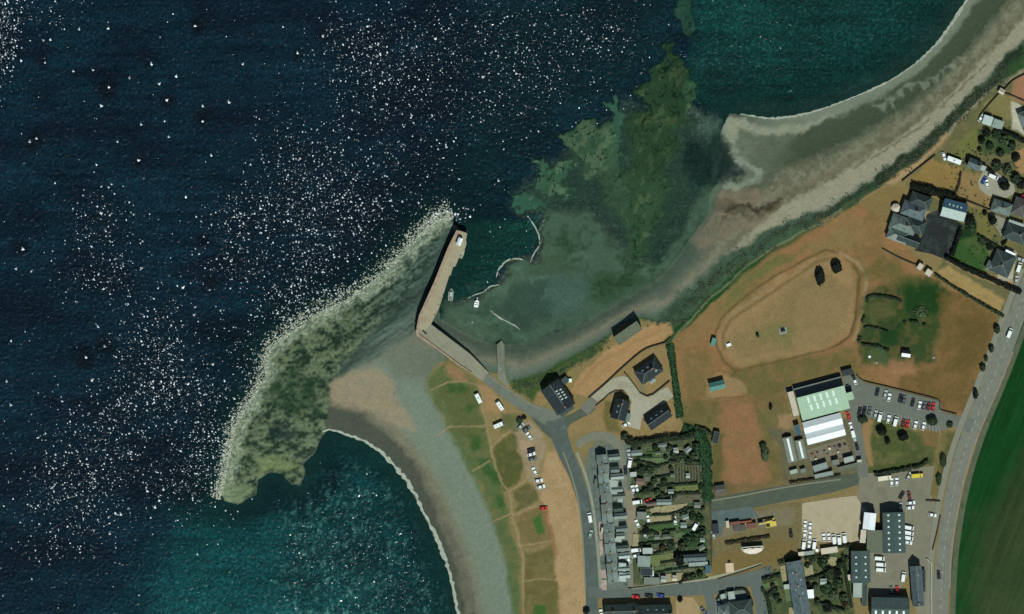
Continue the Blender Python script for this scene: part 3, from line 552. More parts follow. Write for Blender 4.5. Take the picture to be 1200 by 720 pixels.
for x, y, s in pts:
    if grid_at(dsea, x, y) > -3 or (x > 560 and grid_at(Z, x, y) > -.7 and y > 40): continue
    p = T(x, y, 0); r = .72*s; z0 = float(grid_at(WZ, x, y))-.02; t = rng.normal()*.5
    b = len(V); n = 6; w = (1.15, .55, .8, .7, .9, .5)
    for q in range(n):
        a = t+math.pi/2+q*2*math.pi/n; rr = r*w[q]*(.75+.5*rng.random())
        V.append((p.x+rr*math.cos(a), p.y+rr*math.sin(a), z0))
    V.append((p.x+r*.1, p.y+r*.15, z0+.16+.3*s*r))
    for q in range(n): F.append((b+q, b+(q+1) % n, b+n))
glints = mat('glint_white', None, .6, .1, 1.5, spec=.3, island=.5, raw=np.array([.55, .66, .69]))
tag(mesh_np('sea_glints', V, F, glints), 'scattered white flecks standing in for sun glints on the dark open sea', 'glints', kind='stuff')
# lines of spent foam along the water's edge
surf = []
E = [(530, 250), (512, 256), (498, 265), (480, 283), (455, 310), (428, 335), (395, 354), (365, 368), (335, 388), (312, 408), (308, 440), (290, 468), (272, 500), (266, 530), (260, 560), (254, 585)]
for q in range(4600):
    t = rng.random()*(len(E)-1.01); k = int(t); f = t-k; d = abs(rng.normal())*10-7
    nx, ny = -(E[k+1][1]-E[k][1]), E[k+1][0]-E[k][0]; ln = math.hypot(nx, ny); sgn = -1 if nx < 0 else 1
    wgt = 1 if k < 11 else .75
    x = E[k][0]+(E[k+1][0]-E[k][0])*f-abs(nx)/ln*d*.75*wgt; y = E[k][1]+(E[k+1][1]-E[k][1])*f-abs(ny)/ln*d*wgt
    surf.append((x, y, .3+.45*rng.random()**1.5))
V = []; F = []
for x, y, s in surf:
    p = T(x, y, 0); r = .60*s; z0 = max(float(grid_at(Z, x, y)), 0)+.05; t = rng.random()*6.3; b = len(V); n = 6
    for q in range(n):
        a = t+q*2*math.pi/n; rr = r*(.45+.75*rng.random()); V.append((p.x+rr*math.cos(a), p.y+rr*math.sin(a), z0))
    V.append((p.x, p.y, z0+.12+.2*s))
    for q in range(n): F.append((b+q, b+(q+1) % n, b+n))
tag(mesh_np('surf', V, F, mat('surf_foam', None, .7, .15, 1.5, spec=.2, island=.4, raw=np.array([.36, .41, .33]))), kind='stuff')
pale = mat('wet_foam', (160, 164, 148), .7, .3, 1.2, spec=.2)
zf = lambda A: np.maximum(np.array([grid_at(Z, a[0], a[1]) for a in A]), 0)+.09
def foamline(pts, w, sd): ribbon('shore_foam', pts, np.array(w)*(.95 if sd == 3 else .72), pale, ragged=.95, kind='stuff', seed=sd, zfun=zf)
foamline([(1150, -22), (1134, 0), (1119, 22), (1101, 48), (1081, 68), (1060, 84), (1035, 99), (1010, 110), (985, 120)], [3, 4, 4.5, 4, 3, 2.2, 3, 2.5, 2], 1)
foamline([(985, 120), (960, 129), (930, 136), (900, 138.5), (868, 133.5)], [2, 3, 3, 3.5, 1.5], 2)
foamline([(378, 507), (386, 504), (401, 508), (421, 515), (441, 526), (461, 545), (479, 568), (496, 600), (511, 630), (523, 660), (531, 690), (537, 722), (541, 762)], [2, 2.5, 3, 4, 5, 4, 3, 4, 4.5, 4, 3.5, 4, 4], 3)
foamline([(619, 254), (626, 264), (631, 275), (632, 287), (626, 297), (621, 308)], [1, 2, 2.2, 1.6, 2, .8], 4)
foamline([(613, 305), (606, 303), (598, 304), (590, 309), (584, 317), (582, 325)], [1.6, 2.4, 2, 2.2, 2.4, 1], 5)
foamline([(575, 364), (583, 371), (592, 376), (602, 381), (610, 387)], [.8, 2, 2.2, 2.4, .8], 6)
foamline([(548, 350), (556, 346), (567, 342), (574, 336), (586, 334)], [.8, 1.6, 1.4, 1.8, .8], 7)
# ================================================================== ROADS, YARDS, PATHS
tarmac = mat('tarmac', (96, 103, 98), .9, .10, .9, spots=(84, 88, 82))
tarmac_old = mat('tarmac_worn', (102, 104, 94), .9, .12, .5, spots=(116, 112, 98))
tarmac_dk = mat('tarmac_damp', (80, 88, 82), .9, .14, .4, spots=(92, 102, 100))
tarmac_grn = mat('tarmac_green_grey', (76, 84, 70), .9, .12, .5, spots=(86, 92, 80))
concrete = mat('concrete', (160, 152, 130), .9, .10, .6, spots=(146, 138, 116))
conc_grey = mat('concrete_grey', (142, 142, 126), .9, .12, .7, spots=(126, 124, 108))
gravel = mat('gravel_yard', (172, 156, 130), .95, .08, .35, spots=(160, 144, 116))
yardbrown = mat('yard_dirt', (112, 104, 86), .95, .2, .4, spots=(92, 88, 74))
pave = mat('paving', (146, 146, 130), .9, .12, 1.5)
kerbm = mat('kerb_stone', (126, 124, 102), .9, .12, 2)
white_line = mat('road_paint', (172, 170, 158), .85, .25, 2)
blackyard = mat('black_tarmac', (30, 36, 36), .9, .35, .6, spots=(56, 64, 60))
pinkpave = mat('pink_paving', (164, 138, 128), .9, .2, 1.2, spots=(188, 176, 164))
courtm = mat('back_court', (96, 106, 98), .9, .2, .8, spots=(70, 80, 74))
slipm = mat('slipway_concrete', (124, 126, 108), .9, .15, .8, spots=(112, 114, 100))
dust = mat('trodden_dust', (160, 138, 106), .95, .12, .8)

# main road along the fields, with pavement, verge line and centre dashes
MAIN = [(1212, 318), (1200, 348), (1186, 384), (1172, 422), (1156, 462), (1142, 496), (1130, 530), (1120, 566), (1112, 606), (1106, 650), (1103, 700), (1102, 760), (1101, 820), (1100, 880), (1100, 940)]
ribbon('field_verge', [(x+14, y+3) for x, y in MAIN], 6, mat('verge_soil', (88, 92, 72), .95, .2, .6, spots=(66, 80, 54)))
ribbon('verge_path', [(x-14, y-3) for x, y in MAIN], 6.5, mat('footway', (128, 126, 110), .9, .12, .8), thick=.1, z=ZL+.13)
ribbon('main_road', MAIN, [19, 20, 21, 21, 20, 19, 18, 17, 17, 17, 17, 17, 17, 17, 17], mat('main_road_tarmac', (118, 118, 106), .9, .10, .5, spots=(106, 108, 98)))
L = smooth_line(MAIN, 2.0)
acc = 0; dashes = MB()
for i in range(3, len(L)-3):
    acc += 1
    if acc % 5 < 2:
        a, b = L[i], L[i+1]; d = (b-a)/np.linalg.norm(b-a); n = np.array([-d[1], d[0]])*.26
        q = [a+n, b+n, b-n, a-n]; dashes.face(*[tuple(T(p[0], p[1], ZL+.10)) for p in q][::-1])
tag(dashes.build('centre_line', white_line), kind='structure')
ribbon('road_edge_strip', [(1187, 412), (1171, 452), (1152, 496), (1139, 530), (1129, 566), (1121, 606), (1115, 645), (1113, 690)], 2.2, mat('pink_kerb', (136, 122, 104), .9, .2, .4), thick=.1, z=ZL+.12)
# sea-front street: pier to the town
sheet('harbour_square', [(634, 478), (646, 488), (656, 489), (672, 484), (684, 476), (690, 470), (698, 478), (690, 486), (668, 498), (664, 512), (668, 530), (656, 524), (648, 516), (636, 506), (626, 494), (622, 486)], tarmac_grn, curve=True)
ribbon('pier_road', [(567, 440), (585, 456), (602, 468), (622, 480), (640, 488), (655, 498)], [13, 11, 11, 14, 18, 20], mat('pier_road_tarmac', (108, 112, 100), .9, .1, .6, spots=(96, 98, 88)))
ribbon('sea_front_street', [(650, 492), (656, 512), (664, 534), (674, 556), (683, 584), (688, 612), (691, 645), (693, 680), (694, 740), (694, 790), (694, 840), (694, 890)], [22, 18, 15, 15, 15, 15, 14, 14, 16, 16, 16, 16], tarmac_dk)
ribbon('road_edge', [(572, 440), (590, 453), (607, 464), (622, 474), (634, 479)], 1.6, kerbm, thick=.1, z=ZL+.13)
ribbon('front_pavement', [(676, 530), (687, 560), (694, 590), (698, 620), (701, 650), (704, 690)], 3, mat('front_pavement_stone', (138, 140, 122), .9, .2, .8), thick=.1, z=ZL+.14)
ribbon('street_kerb', [(660, 530), (668, 552), (676, 580), (681, 612), (684, 650), (686, 690)], 1.6, kerbm, thick=.1, z=ZL+.13)
ribbon('back_lane', [(676, 523), (688, 514), (702, 511), (716, 514), (725, 524), (728, 545), (730, 580), (734, 620), (737, 660), (738, 700)], [9, 10, 11, 11, 10, 9, 9, 9, 9, 9], mat('lane_surface', (116, 116, 100), .9, .12, .5, spots=(128, 122, 104)))
sheet('lane_parking', [(733, 574), (742, 576), (746, 600), (748, 640), (741, 652), (737, 640), (735, 600)], mat('dusty_parking', (132, 122, 100), .95, .12, .4, spots=(146, 128, 110)))
ribbon('south_street', [(690, 694), (730, 695), (770, 692), (805, 690), (835, 688), (860, 683), (885, 677), (905, 669)], [13, 13, 13, 15, 17, 17, 16, 14], mat('south_street_tarmac', (90, 98, 92), .9, .1, .5, spots=(100, 104, 94)))
ribbon('side_street', [(884, 678), (888, 692), (892, 708), (894, 730), (894, 760)], 14, mat('side_street_tarmac', (92, 100, 96), .9, .1, .5))
ribbon('west_side_street', [(829, 690), (832, 704), (834, 722), (835, 742), (836, 762)], 11, mat('west_side_street_tarmac', (92, 100, 94), .9, .1, .5))
ribbon('south_pavement', [(740, 689), (780, 684), (815, 680), (840, 676), (870, 668), (893, 661)], 3.5, mat('south_pavement_stone', (152, 146, 118), .9, .15, .8), thick=.1, z=ZL+.13)
# street past the hall to the yards
ribbon('yard_street', [(833, 594), (860, 590), (900, 582), (940, 575), (975, 568), (1012, 560)], [20, 21, 19, 18, 18, 12], tarmac_grn)
ribbon('yard_street_kerb', [(834, 587), (870, 581), (905, 574), (940, 568), (985, 562)], 1.6, kerbm, thick=.1, z=ZL+.13)
sheet('old_yard', [(833, 600), (880, 594), (890, 606), (850, 612), (845, 628), (835, 626)], mat('old_yard_tarmac', (84, 98, 96), .9, .16, .4, spots=(100, 110, 106)))
sheet('gravel_yard', [(940, 590), (985, 583), (1012, 580), (1060, 584), (1052, 596), (1036, 598), (1010, 600), (1007, 636), (940, 634)], gravel)
sheet('works_yard', [(1008, 556), (1095, 546), (1090, 580), (1096, 590), (1100, 606), (1094, 660), (1096, 700), (1096, 740), (1076, 740), (1068, 668), (1050, 700), (1018, 700), (1018, 646), (1034, 640), (1034, 604), (1012, 596), (1004, 583)], mat('works_yard_tarmac', (124, 118, 100), .9, .1, .3, spots=(112, 108, 92)))
# hall car park and drive
sheet('hall_car_park', [(988, 440), (1004, 440), (1012, 449), (1045, 456), (1100, 470), (1106, 484), (1130, 489), (1143, 492), (1136, 508), (1120, 500), (1098, 506), (1060, 498), (1022, 490), (1008, 492), (1014, 530), (1018, 560), (1006, 560), (1000, 520), (990, 478)], mat('car_park_tarmac', (106, 108, 98), .9, .1, .4, spots=(98, 100, 92)))
bays = MB()
for k in range(24):
    x, y = 1008+k*4.0, 474.5+k*1.02
    bays.face(*[tuple(T(a, b, ZL+.10+.004)) for a, b in ((x, y), (x+.35, y+.1), (x+1.8, y+10), (x+1.45, y+10))])
tag(bays.build('bay_lines', white_line), kind='structure')
ribbon('hall_path', [(920, 457), (950, 449), (984, 441)], 5, mat('path_tarmac', (92, 96, 86), .9, .1, .5))
# new houses' drive
ribbon('house_drive', [(694, 468), (708, 458), (722, 450), (733, 449), (741, 458), (748, 468), (760, 471), (774, 466), (786, 459)], [12, 13, 14, 15, 14, 15, 16, 17, 13], concrete)
sheet('house_court', [(741, 466), (760, 472), (766, 478), (752, 490), (750, 504), (736, 500), (738, 484)], mat('court_concrete', (164, 156, 136), .9, .1, .6))
ribbon('drive_apron', [(684, 482), (692, 474), (697, 468)], 13, mat('drive_apron_tarmac', (112, 110, 98), .9, .1, .6))
# eastern estate
sheet('black_yard', [(1086, 252), (1100, 246), (1129, 264), (1124, 276), (1112, 306), (1092, 298), (1072, 294), (1080, 276)], blackyard)
sheet('turning_yard', [(1146, 213), (1152, 200), (1164, 200), (1188, 216), (1190, 226), (1180, 232), (1158, 230), (1148, 222)], mat('turning_yard_concrete', (150, 145, 126), .9, .1, .6))
sheet('east_drive', [(1172, 298), (1182, 290), (1192, 296), (1186, 330), (1168, 332)], mat('east_drive_gravel', (158, 148, 124), .95, .15, .6, spots=(176, 170, 152)))
sheet('east_lane', [(1158, 248), (1180, 258), (1200, 262), (1240, 270), (1240, 290), (1192, 284), (1176, 280), (1164, 262)], mat('east_lane_surface', (134, 130, 112), .95, .2, .5, spots=(150, 142, 120)))
# terrace courts and pink front gardens
sheet('terrace_court', [(692, 526), (716, 522), (726, 540), (732, 600), (736, 690), (704, 692), (697, 620)], courtm)
for p in ([(701, 612), (706, 612), (708, 632), (703, 632)], [(702, 634), (706, 634), (707, 650), (703, 652)], [(703, 668), (710, 668), (711, 678), (705, 678)], [(704, 680), (711, 680), (711, 692), (706, 692)]): sheet('front_garden_paving', p, pinkpave)
sheet('roundabout_court', [(838, 704), (846, 694), (862, 690), (874, 692), (882, 704), (886, 760), (842, 760)], mat('estate_court', (108, 116, 108), .9, .2, .8, spots=(132, 138, 126)))
sheet('bare_garden', [(792, 704), (800, 700), (812, 700), (820, 712), (824, 760), (792, 760)], mat('bare_garden_earth', (160, 134, 98), .95, .15, .5))
sheet('factory_yard', [(945, 527), (990, 514), (998, 532), (952, 548)], mat('hall_yard_dirt', (118, 108, 90), .95, .25, .5, spots=(104, 90, 78)))
# slipway and pier
V = [T(583.5, 444, 4.3), T(597, 456, 4.3), T(592.5, 440, 4.25), T(592, 425, 3.9), T(591, 404, 1.5), T(588, 399, .9), T(582, 404, 1.5), T(583, 425, 3.9)]
W = [v.copy() for v in V]
for v in W: v.z -= 1.6
mb = MB(); n = len(V); mb.face(*[tuple(v) for v in V]); mb.face(*[tuple(v) for v in W[::-1]])
for k in range(n): mb.face(tuple(V[k]), tuple(W[k]), tuple(W[(k+1) % n]), tuple(V[(k+1) % n]))
tag(mb.build('slipway', slipm), kind='structure')

pierst = mat('pier_concrete', (160, 148, 122), .9, .08, .5, spots=(146, 132, 108))
pierarm = mat('pier_arm_concrete', (138, 134, 114), .9, .09, .5, spots=(126, 120, 100))
parap = mat('pier_parapet_stone', (162, 138, 116), .9, .14, 1., spots=(140, 116, 100))
pier = empty('stone_pier', T(510, 360, 0), 0, 'bent stone harbour pier with a pink topped parapet on its seaward side', 'pier')
def rel(o, pts): return [(T(x, y).x-o.location.x, T(x, y).y-o.location.y) for x, y in pts]
def ccw(P):
    a = sum(P[i][0]*P[(i+1) % len(P)][1]-P[(i+1) % len(P)][0]*P[i][1] for i in range(len(P))); return P if a > 0 else P[::-1]
MB().prism(ccw(rel(pier, [(537, 270), (547.5, 273.5), (544.5, 290), (541, 299), (538.5, 300), (534, 312), (531, 313), (528, 323), (526.5, 323), (515, 360), (505, 380.5), (498, 388), (489, 386), (492, 372), (510, 332), (527, 291)])), -4, 5.0).build('pier_deck', pierst, pier)
MB().prism(ccw(rel(pier, [(489, 385.8), (498, 388.2), (505.3, 380.3), (528, 397.5), (551, 415), (572.5, 436.5), (566, 447), (536, 427), (512, 409), (487.5, 393)])), -4, 4.9).build('pier_arm', pierarm, pier)
MB().prism(ccw(rel(pier, [(535, 270), (538.5, 271), (528.5, 292), (512, 332), (494.5, 371), (491, 385), (488, 385), (491, 370), (508.5, 331), (525, 290)])), -4, 6.6).build('parapet', parap, pier)
MB().prism(ccw(rel(pier, [(489.5, 384), (487, 388), (488, 393.5), (512, 409.5), (536, 427.5), (553, 438), (553.5, 437), (537, 426), (513, 408), (491, 391.5), (491, 388)])), -4, 5.6).build('arm_kerb', parap, pier)
MB().prism(ccw(rel(pier, [(494.5, 387.5), (496, 386.5), (500.5, 391), (499, 392.5)])), 4.8, 5.1).build('stair_hatch', mat('dark_iron', (44, 42, 40), .8), pier)
for k in range(7):
    x = 543-k*5.1; y = 300+k*11.5
    MB().cyl(*rel(pier, [(x-3.2, y)])[0], .22, 4.9, 5.5, 8).build('bollard', MATS['dark_iron'], pier)

# ================================================================== PLANTS
def leaf_mesh(P, N, s):
    """one four-sided leaf clump face for every point P, turned about the normal N"""
    n = len(P); up = rng.normal(size=(n, 3)); N = N+rng.normal(size=(n, 3))*.55; N /= np.linalg.norm(N, axis=1)[:, None]+1e-9
    A = np.cross(N, up); A /= np.linalg.norm(A, axis=1)[:, None]+1e-9; B = np.cross(N, A)
    s = np.asarray(s)*np.ones(n)*(.6+.8*rng.random(n)); A = A*s[:, None]; B = B*s[:, None]*.8
    V = np.concatenate([P-A-B*.4, P+A*.3-B, P+A+B*.4, P-A*.3+B], 0)
    i = np.arange(n); return V, np.column_stack([i, i+n, i+2*n, i+3*n])
leafm = {k: mat('foliage_'+k, None, .75, .25, .8, spec=.1, island=.45, raw=np.array(c)) for k, c in
         dict(dark=(.026, .044, .024), mid=(.042, .070, .036), light=(.055, .085, .034), scrub=(.048, .068, .044), bank=(.024, .070, .030), black=(.010, .016, .011), hedge=(.022, .048, .021), brown=(.045, .040, .024)).items()}
bark = mat('bark', (70, 58, 44), .9)
def crown_data(n, leaf, seed, low=-.5):
    r0 = np.random.default_rng(seed); D = r0.normal(size=(n, 3)); D /= np.linalg.norm(D, axis=1)[:, None]; D = D[D[:, 2] > low]
    L = .72+.5*fbm(D[:, 0]*1.6+D[:, 2], D[:, 1]*1.6-D[:, 2]*.7, seed, 3); r = L*(.45+.55*r0.random(len(D))**.45)
    return leaf_mesh(D*r[:, None], D, leaf)
def mesh_only(name, V, F, m):
    o = mesh_np(name, V, F, m); me = o.data; bpy.data.objects.remove(o); return me
CROWN = {}
def crown(kind, leaves, size, var):
    k = (kind, leaves, var)
    if k not in CROWN: V, F = crown_data(leaves, size, 100+var); CROWN[k] = mesh_only('crown', V, F, leafm[kind])
    return CROWN[k]
def shrub(px, py, r, h, label, group=None, kind='dark', name='shrub', cat='shrub', ry=None, ang=0, big=False):
    me = crown(kind, 420 if big else 190, .13 if big else .26, rng.integers(3))
    e = empty(name, T(px, py), ang+rng.random()*6, label, cat, group)
    o = bpy.data.objects.new('foliage', me); C.objects.link(o); o.parent = e; o.scale = (r*SC, (ry or r)*SC, h*.62); o.location = (0, 0, h*.45)
    st = bpy.data.objects.new('stem', STEM); C.objects.link(st); st.parent = e; st.scale = (.05+.05*r*SC, .05+.05*r*SC, h*.5)
    return e
STEM = MB().cyl(0, 0, 1, 0, 1, 7, .6).mesh('stem', bark)
def tree(px, py, r, h, label, group=None, kind='dark', ry=None, ang=0):
    e = empty('tree', T(px, py), ang, label, 'tree', group)
    t = bpy.data.objects.new('trunk', STEM); C.objects.link(t); t.parent = e; t.scale = (.22, .22, h*.6)
    o = bpy.data.objects.new('crown', crown(kind, 1100, .15, 5+rng.integers(3))); C.objects.link(o); o.parent = e; o.scale = (r*SC, (ry or r)*SC, h*.42); o.location = (0, 0, h*.6)
    return e
def hedge(pts, w, h, label, group=None, kind='hedge', name='hedge', cat='hedge', dens=9):
    L = smooth_line(pts, 2.0) if len(pts) > 2 else smooth_line(pts, 2.0)
    seg = np.linalg.norm(np.diff(L, axis=0), axis=1); tot = seg.sum()*SC; cum = np.concatenate([[0], np.cumsum(seg)])
    n = int(tot*max(w, 1.2)*SC*dens*2.2)+30; u = rng.random(n)*cum[-1]
    X = np.interp(u, cum, L[:, 0]); Y = np.interp(u, cum, L[:, 1])
    d = np.gradient(L, axis=0); d /= np.linalg.norm(d, axis=1)[:, None]+1e-9; dx = np.interp(u, cum, d[:, 0]); dy = np.interp(u, cum, d[:, 1])
    wn = .65+.7*vnoise(u*.18, u*0+w, int(pts[0][0]) % 50); hn = .75+.5*vnoise(u*.15, u*0+h, int(pts[0][1]) % 50)
    th = rng.random(n)*math.pi; rr = .55+.45*rng.random(n)**.5
    off = np.cos(th)*rr*w/2*wn; zz = np.clip(np.sin(th)*1.25, 0, 1)*rr*h*hn
    c = T(*L[len(L)//2]); P = np.column_stack([(X-dy*off-600)*SC-c.x, (360-Y-dx*off)*SC-c.y, zz+.1])
    N = np.column_stack([-dy*np.cos(th), -dx*np.cos(th), np.sin(th)]); V, F = leaf_mesh(P, N, .34)
    o = mesh_np(name, V, F, leafm[kind]); o.location = c
    return tag(o, label, cat, group)
def thicket(name, spots, kind, dens, h):
    """ground cover of a size nobody could count: leaf clumps over discs (x, y, radius)"""
    P = []; Nn = []
    for x, y, r in spots:
        n = max(6, int(r*r*SC*SC*dens)); a = rng.random(n)*2*math.pi; q = r*np.sqrt(rng.random(n))
        X = x+q*np.cos(a); Y = y+q*np.sin(a); z = h*(1-(q/r)**2)*(.5+.7*rng.random(n))
        P.append(np.column_stack([(X-600)*SC, (360-Y)*SC, np.array([grid_at(Z, X[k], Y[k]) for k in range(n)])+z])); Nn.append(np.column_stack([np.cos(a)*.3, -np.sin(a)*.3, np.ones(n)]))
    V, F = leaf_mesh(np.concatenate(P), np.concatenate(Nn), .26); return tag(mesh_np(name, V, F, leafm[kind]), kind='stuff')

# ================================================================== BUILDINGS
def rm(name, rgb, dk=(70, 80, 70), st=('Y', 2.2, .22), var=.12, rough=.75, spec=.3): return mat(name, rgb, rough, var, .9, stripes=st, spots=dk, spec=spec)
slate = rm('roof_slate', (116, 129, 122)); slate_dk = rm('roof_dark_slate', (54, 68, 66), (66, 78, 72)); slate_blue = rm('roof_blue_slate', (98, 112, 116)); slate_lt = rm('roof_light_slate', (138, 150, 142), (110, 120, 108))
slate_blk = rm('roof_black_slate', (38, 48, 52), (48, 58, 58)); slate_pale = rm('roof_pale_sheet', (176, 188, 182), (160, 172, 164), var=.06); teal = rm('roof_teal_sheet', (84, 138, 126), (66, 112, 104))
sheetgreen = rm('roof_green_sheet', (164, 188, 160), (154, 178, 150), ('X', 1.6, .08), .05); sheetwhite = rm('roof_white_sheet', (236, 236, 236), (225, 226, 228), ('X', 1.6, .06), .03, .5)
felt_grey = rm('roof_grey_felt', (118, 122, 110), (104, 108, 96), ('X', .6, .06)); felt_pale = rm('roof_pale_felt', (160, 168, 158), (146, 152, 140), ('X', .6, .05)); felt_green = rm('roof_green_felt', (98, 104, 84), (88, 94, 74), ('X', .7, .1))
asb = rm('roof_dark_sheet', (64, 80, 78), (74, 88, 82), ('X', 2.2, .2)); buff = rm('roof_buff_felt', (196, 182, 162), (180, 166, 146), ('X', .6, .05)); sheetblue = rm('roof_blue_sheet', (56, 88, 104), (64, 92, 104), ('X', 2, .2))
glassroof = rm('greenhouse_glass', (136, 142, 126), (122, 128, 112), ('X', 3, .25), .1, .35, .5); brownroof = rm('roof_brown_sheet', (120, 92, 80), (104, 84, 74), ('X', 1.5, .1)); slate_br = rm('roof_brown_slate', (84, 80, 76), (96, 90, 82))
harl = mat('white_harl', (214, 208, 192), .9, .06, 2); stone = mat('wall_stone', (150, 138, 118), .9, .15, 2); block = mat('wall_block', (158, 154, 140), .9, .08, 2); ridgem = mat('ridge_tile', (104, 112, 106), .8, .1, 3); rust = mat('rust', (140, 86, 56), .9)
skyl = mat('skylight_sheet', (212, 226, 214), .5, .06, 3); brick = mat('chimney_brick', (150, 118, 96), .9, .15, 4); pot = mat('chimney_pot', (176, 140, 110), .8); rooflight = mat('rooflight_glass', (150, 164, 166), .25, .1, 3, spec=.6); whitem = mat('white_metal', (240, 240, 236), .5, .04, 2); glass = mat('dark_glass', (26, 34, 38), .12, .1, 2, spec=.6)
def house(name, label, cat, px, py, lpx, wpx, ang, eave, rise, roof, wall=None, kind='gable', group=None, chim=(), lights=(), over=.25, roof2=None, ridge=True, pots=2, lsize=(.9, .7), lmat=None, zb=ZL):
    """a building with walls and a pitched, hipped, lean-to or flat roof; sizes in map units, ang turns its ridge"""
    e = empty(name, T(px, py, zb), ang, label, cat, group)
    parts_house(e, lpx*SC, wpx*SC, eave, rise, roof, wall or harl, kind, chim, lights, over, roof2, ridge, pots, lsize, lmat); return e
def parts_house(e, l, w, eave, rise, roof, wall, kind, chim=(), lights=(), over=.25, roof2=None, ridge=True, pots=2, lsize=(.9, .7), lmat=None, ox=0, oy=0, turn=0):
    """walls and roof around the point (ox, oy) of the thing"""
    objs = []
    hx, hy = l/2-.05, w/2-.05; X, Y = l/2+over, w/2+over; t = .14
    if kind == 'flat':
        objs.append(MB().box(-hx, hx, -hy, hy, -.3, eave).build('wall', wall, e)); r = MB().box(-X, X, -Y, Y, eave, eave+.22).build('roof', roof, e)
        g = MB(); k = .18
        for a in ((-X, X, -Y, -Y+k), (-X, X, Y-k, Y), (-X, -X+k, -Y+k, Y-k), (X-k, X, -Y+k, Y-k)): g.box(*a, eave+.22, eave+.36)
        ed = g.build('roof_edge', MATS['ridge_tile'] if roof is not sheetwhite else sheetwhite, e); ed.parent = r
    elif kind == 'mono':
        objs.append(MB().yprism([(-hx, -.3), (hx, -.3), (hx, eave), (-hx, eave)], -hy, hy).build('wall', wall, e))
        r = MB().xprism([(-Y, eave), (Y, eave+rise), (Y, eave+rise+t), (-Y, eave+t)], -X, X).build('roof', roof, e)
    elif kind == 'gable':
        s = rise/(w/2); ze = eave-s*over
        objs.append(MB().xprism([(-hy, -.3), (hy, -.3), (hy, eave), (0, eave+rise-.08), (-hy, eave)], -hx, hx).build('wall', wall, e))
        if roof2 is None: r = MB().xprism([(-Y, ze), (0, eave+rise), (Y, ze), (Y, ze+t), (0, eave+rise+t), (-Y, ze+t)], -X, X).build('roof', roof, e)
        else:
            r = MB().xprism([(.01, eave+rise), (Y, ze), (Y, ze+t), (.01, eave+rise+t)], -X, X).build('roof', roof, e)
            q = MB().xprism([(-Y, ze), (-.01, eave+rise), (-.01, eave+rise+t), (-Y, ze+t)], -X, X).build('roof', roof2, e); q['label'] = 'paler roof slope'; objs.append(q)
        if ridge: MB().box(-X, X, -.14, .14, eave+rise+t-.03, eave+rise+t+.07).build('ridge', ridgem, r)
        zt = lambda y: eave+rise+t-abs(y)*s
    else:
        s = rise/(w/2); ze = eave-s*over; k = max(l/2-w/2, 0.02)
        objs.append(MB().box(-hx, hx, -hy, hy, -.3, eave).build('wall', wall, e))
        m_ = MB(); a, b, c_, d = (-X, -Y, ze), (X, -Y, ze), (X, Y, ze), (-X, Y, ze); p, q = (-k, 0, eave+rise), (k, 0, eave+rise)
        m_.face(a, b, q, p); m_.face(b, c_, q); m_.face(c_, d, p, q); m_.face(d, a, p); m_.face(d, c_, b, a); r = m_.build('roof', roof, e)
        rd = MB(); u = .12
        if l > w+.3: rd.box(-k, k, -u, u, eave+rise-.03, eave+rise+.09)
        for (cx, cy, sx) in ((-X, -Y, -k), (X, -Y, k), (X, Y, k), (-X, Y, -k)):
            nx, ny = -cy*.02, cx*.02; ln = math.hypot(nx, ny); nx, ny = nx/ln*u, ny/ln*u
            rd.face((cx-nx, cy-ny, ze+.05), (cx+nx, cy+ny, ze+.05), (sx+nx, ny, eave+rise+.06), (sx-nx, -ny, eave+rise+.06))
        rd.build('ridge', ridgem, r); t = 0
        zt = lambda y: eave+rise-abs(y)*s
    objs.append(r)
    for cx in chim:
        z = eave+rise; cy = 0
        c_ = MB().box(cx*l/2-.42, cx*l/2+.42, cy-.32, cy+.32, z-.7, z+1.1).build('chimney', brick, r)
        pm = [MB().cyl(cx*l/2-.22+.44*q/(max(pots-1, 1)), 0, .12, z+1.1, z+1.5, 7).build('chimney_pot', pot, c_) for q in range(pots)]
    for (u, v) in lights:      # u along the ridge, v down the slope (signed side)
        lx, ly = lsize; x = u*l/2; y = v*w/2
        if kind == 'flat': z1 = z2 = eave+.24; ya, yb = y-ly/2, y+ly/2
        elif kind == 'mono': ya, yb = y-ly/2, y+ly/2; f = lambda q: eave+rise*(q+Y)/(2*Y)+.14; z1, z2 = f(ya), f(yb)
        else: ya, yb = y-ly/2, y+ly/2; z1, z2 = zt(ya), zt(yb)
        h = .09; m_ = MB(); m_.loft([[(x-lx/2, ya, z1-.05), (x+lx/2, ya, z1-.05), (x+lx/2, yb, z2-.05), (x-lx/2, yb, z2-.05)], [(x-lx/2, ya, z1+h), (x+lx/2, ya, z1+h), (x+lx/2, yb, z2+h), (x-lx/2, yb, z2+h)]])
        m_.build('skylight', lmat or rooflight, r)
    if ox or oy or turn:
        for o in objs: o.location = (ox, oy, 0); o.rotation_euler = (0, 0, R(turn))
    return r

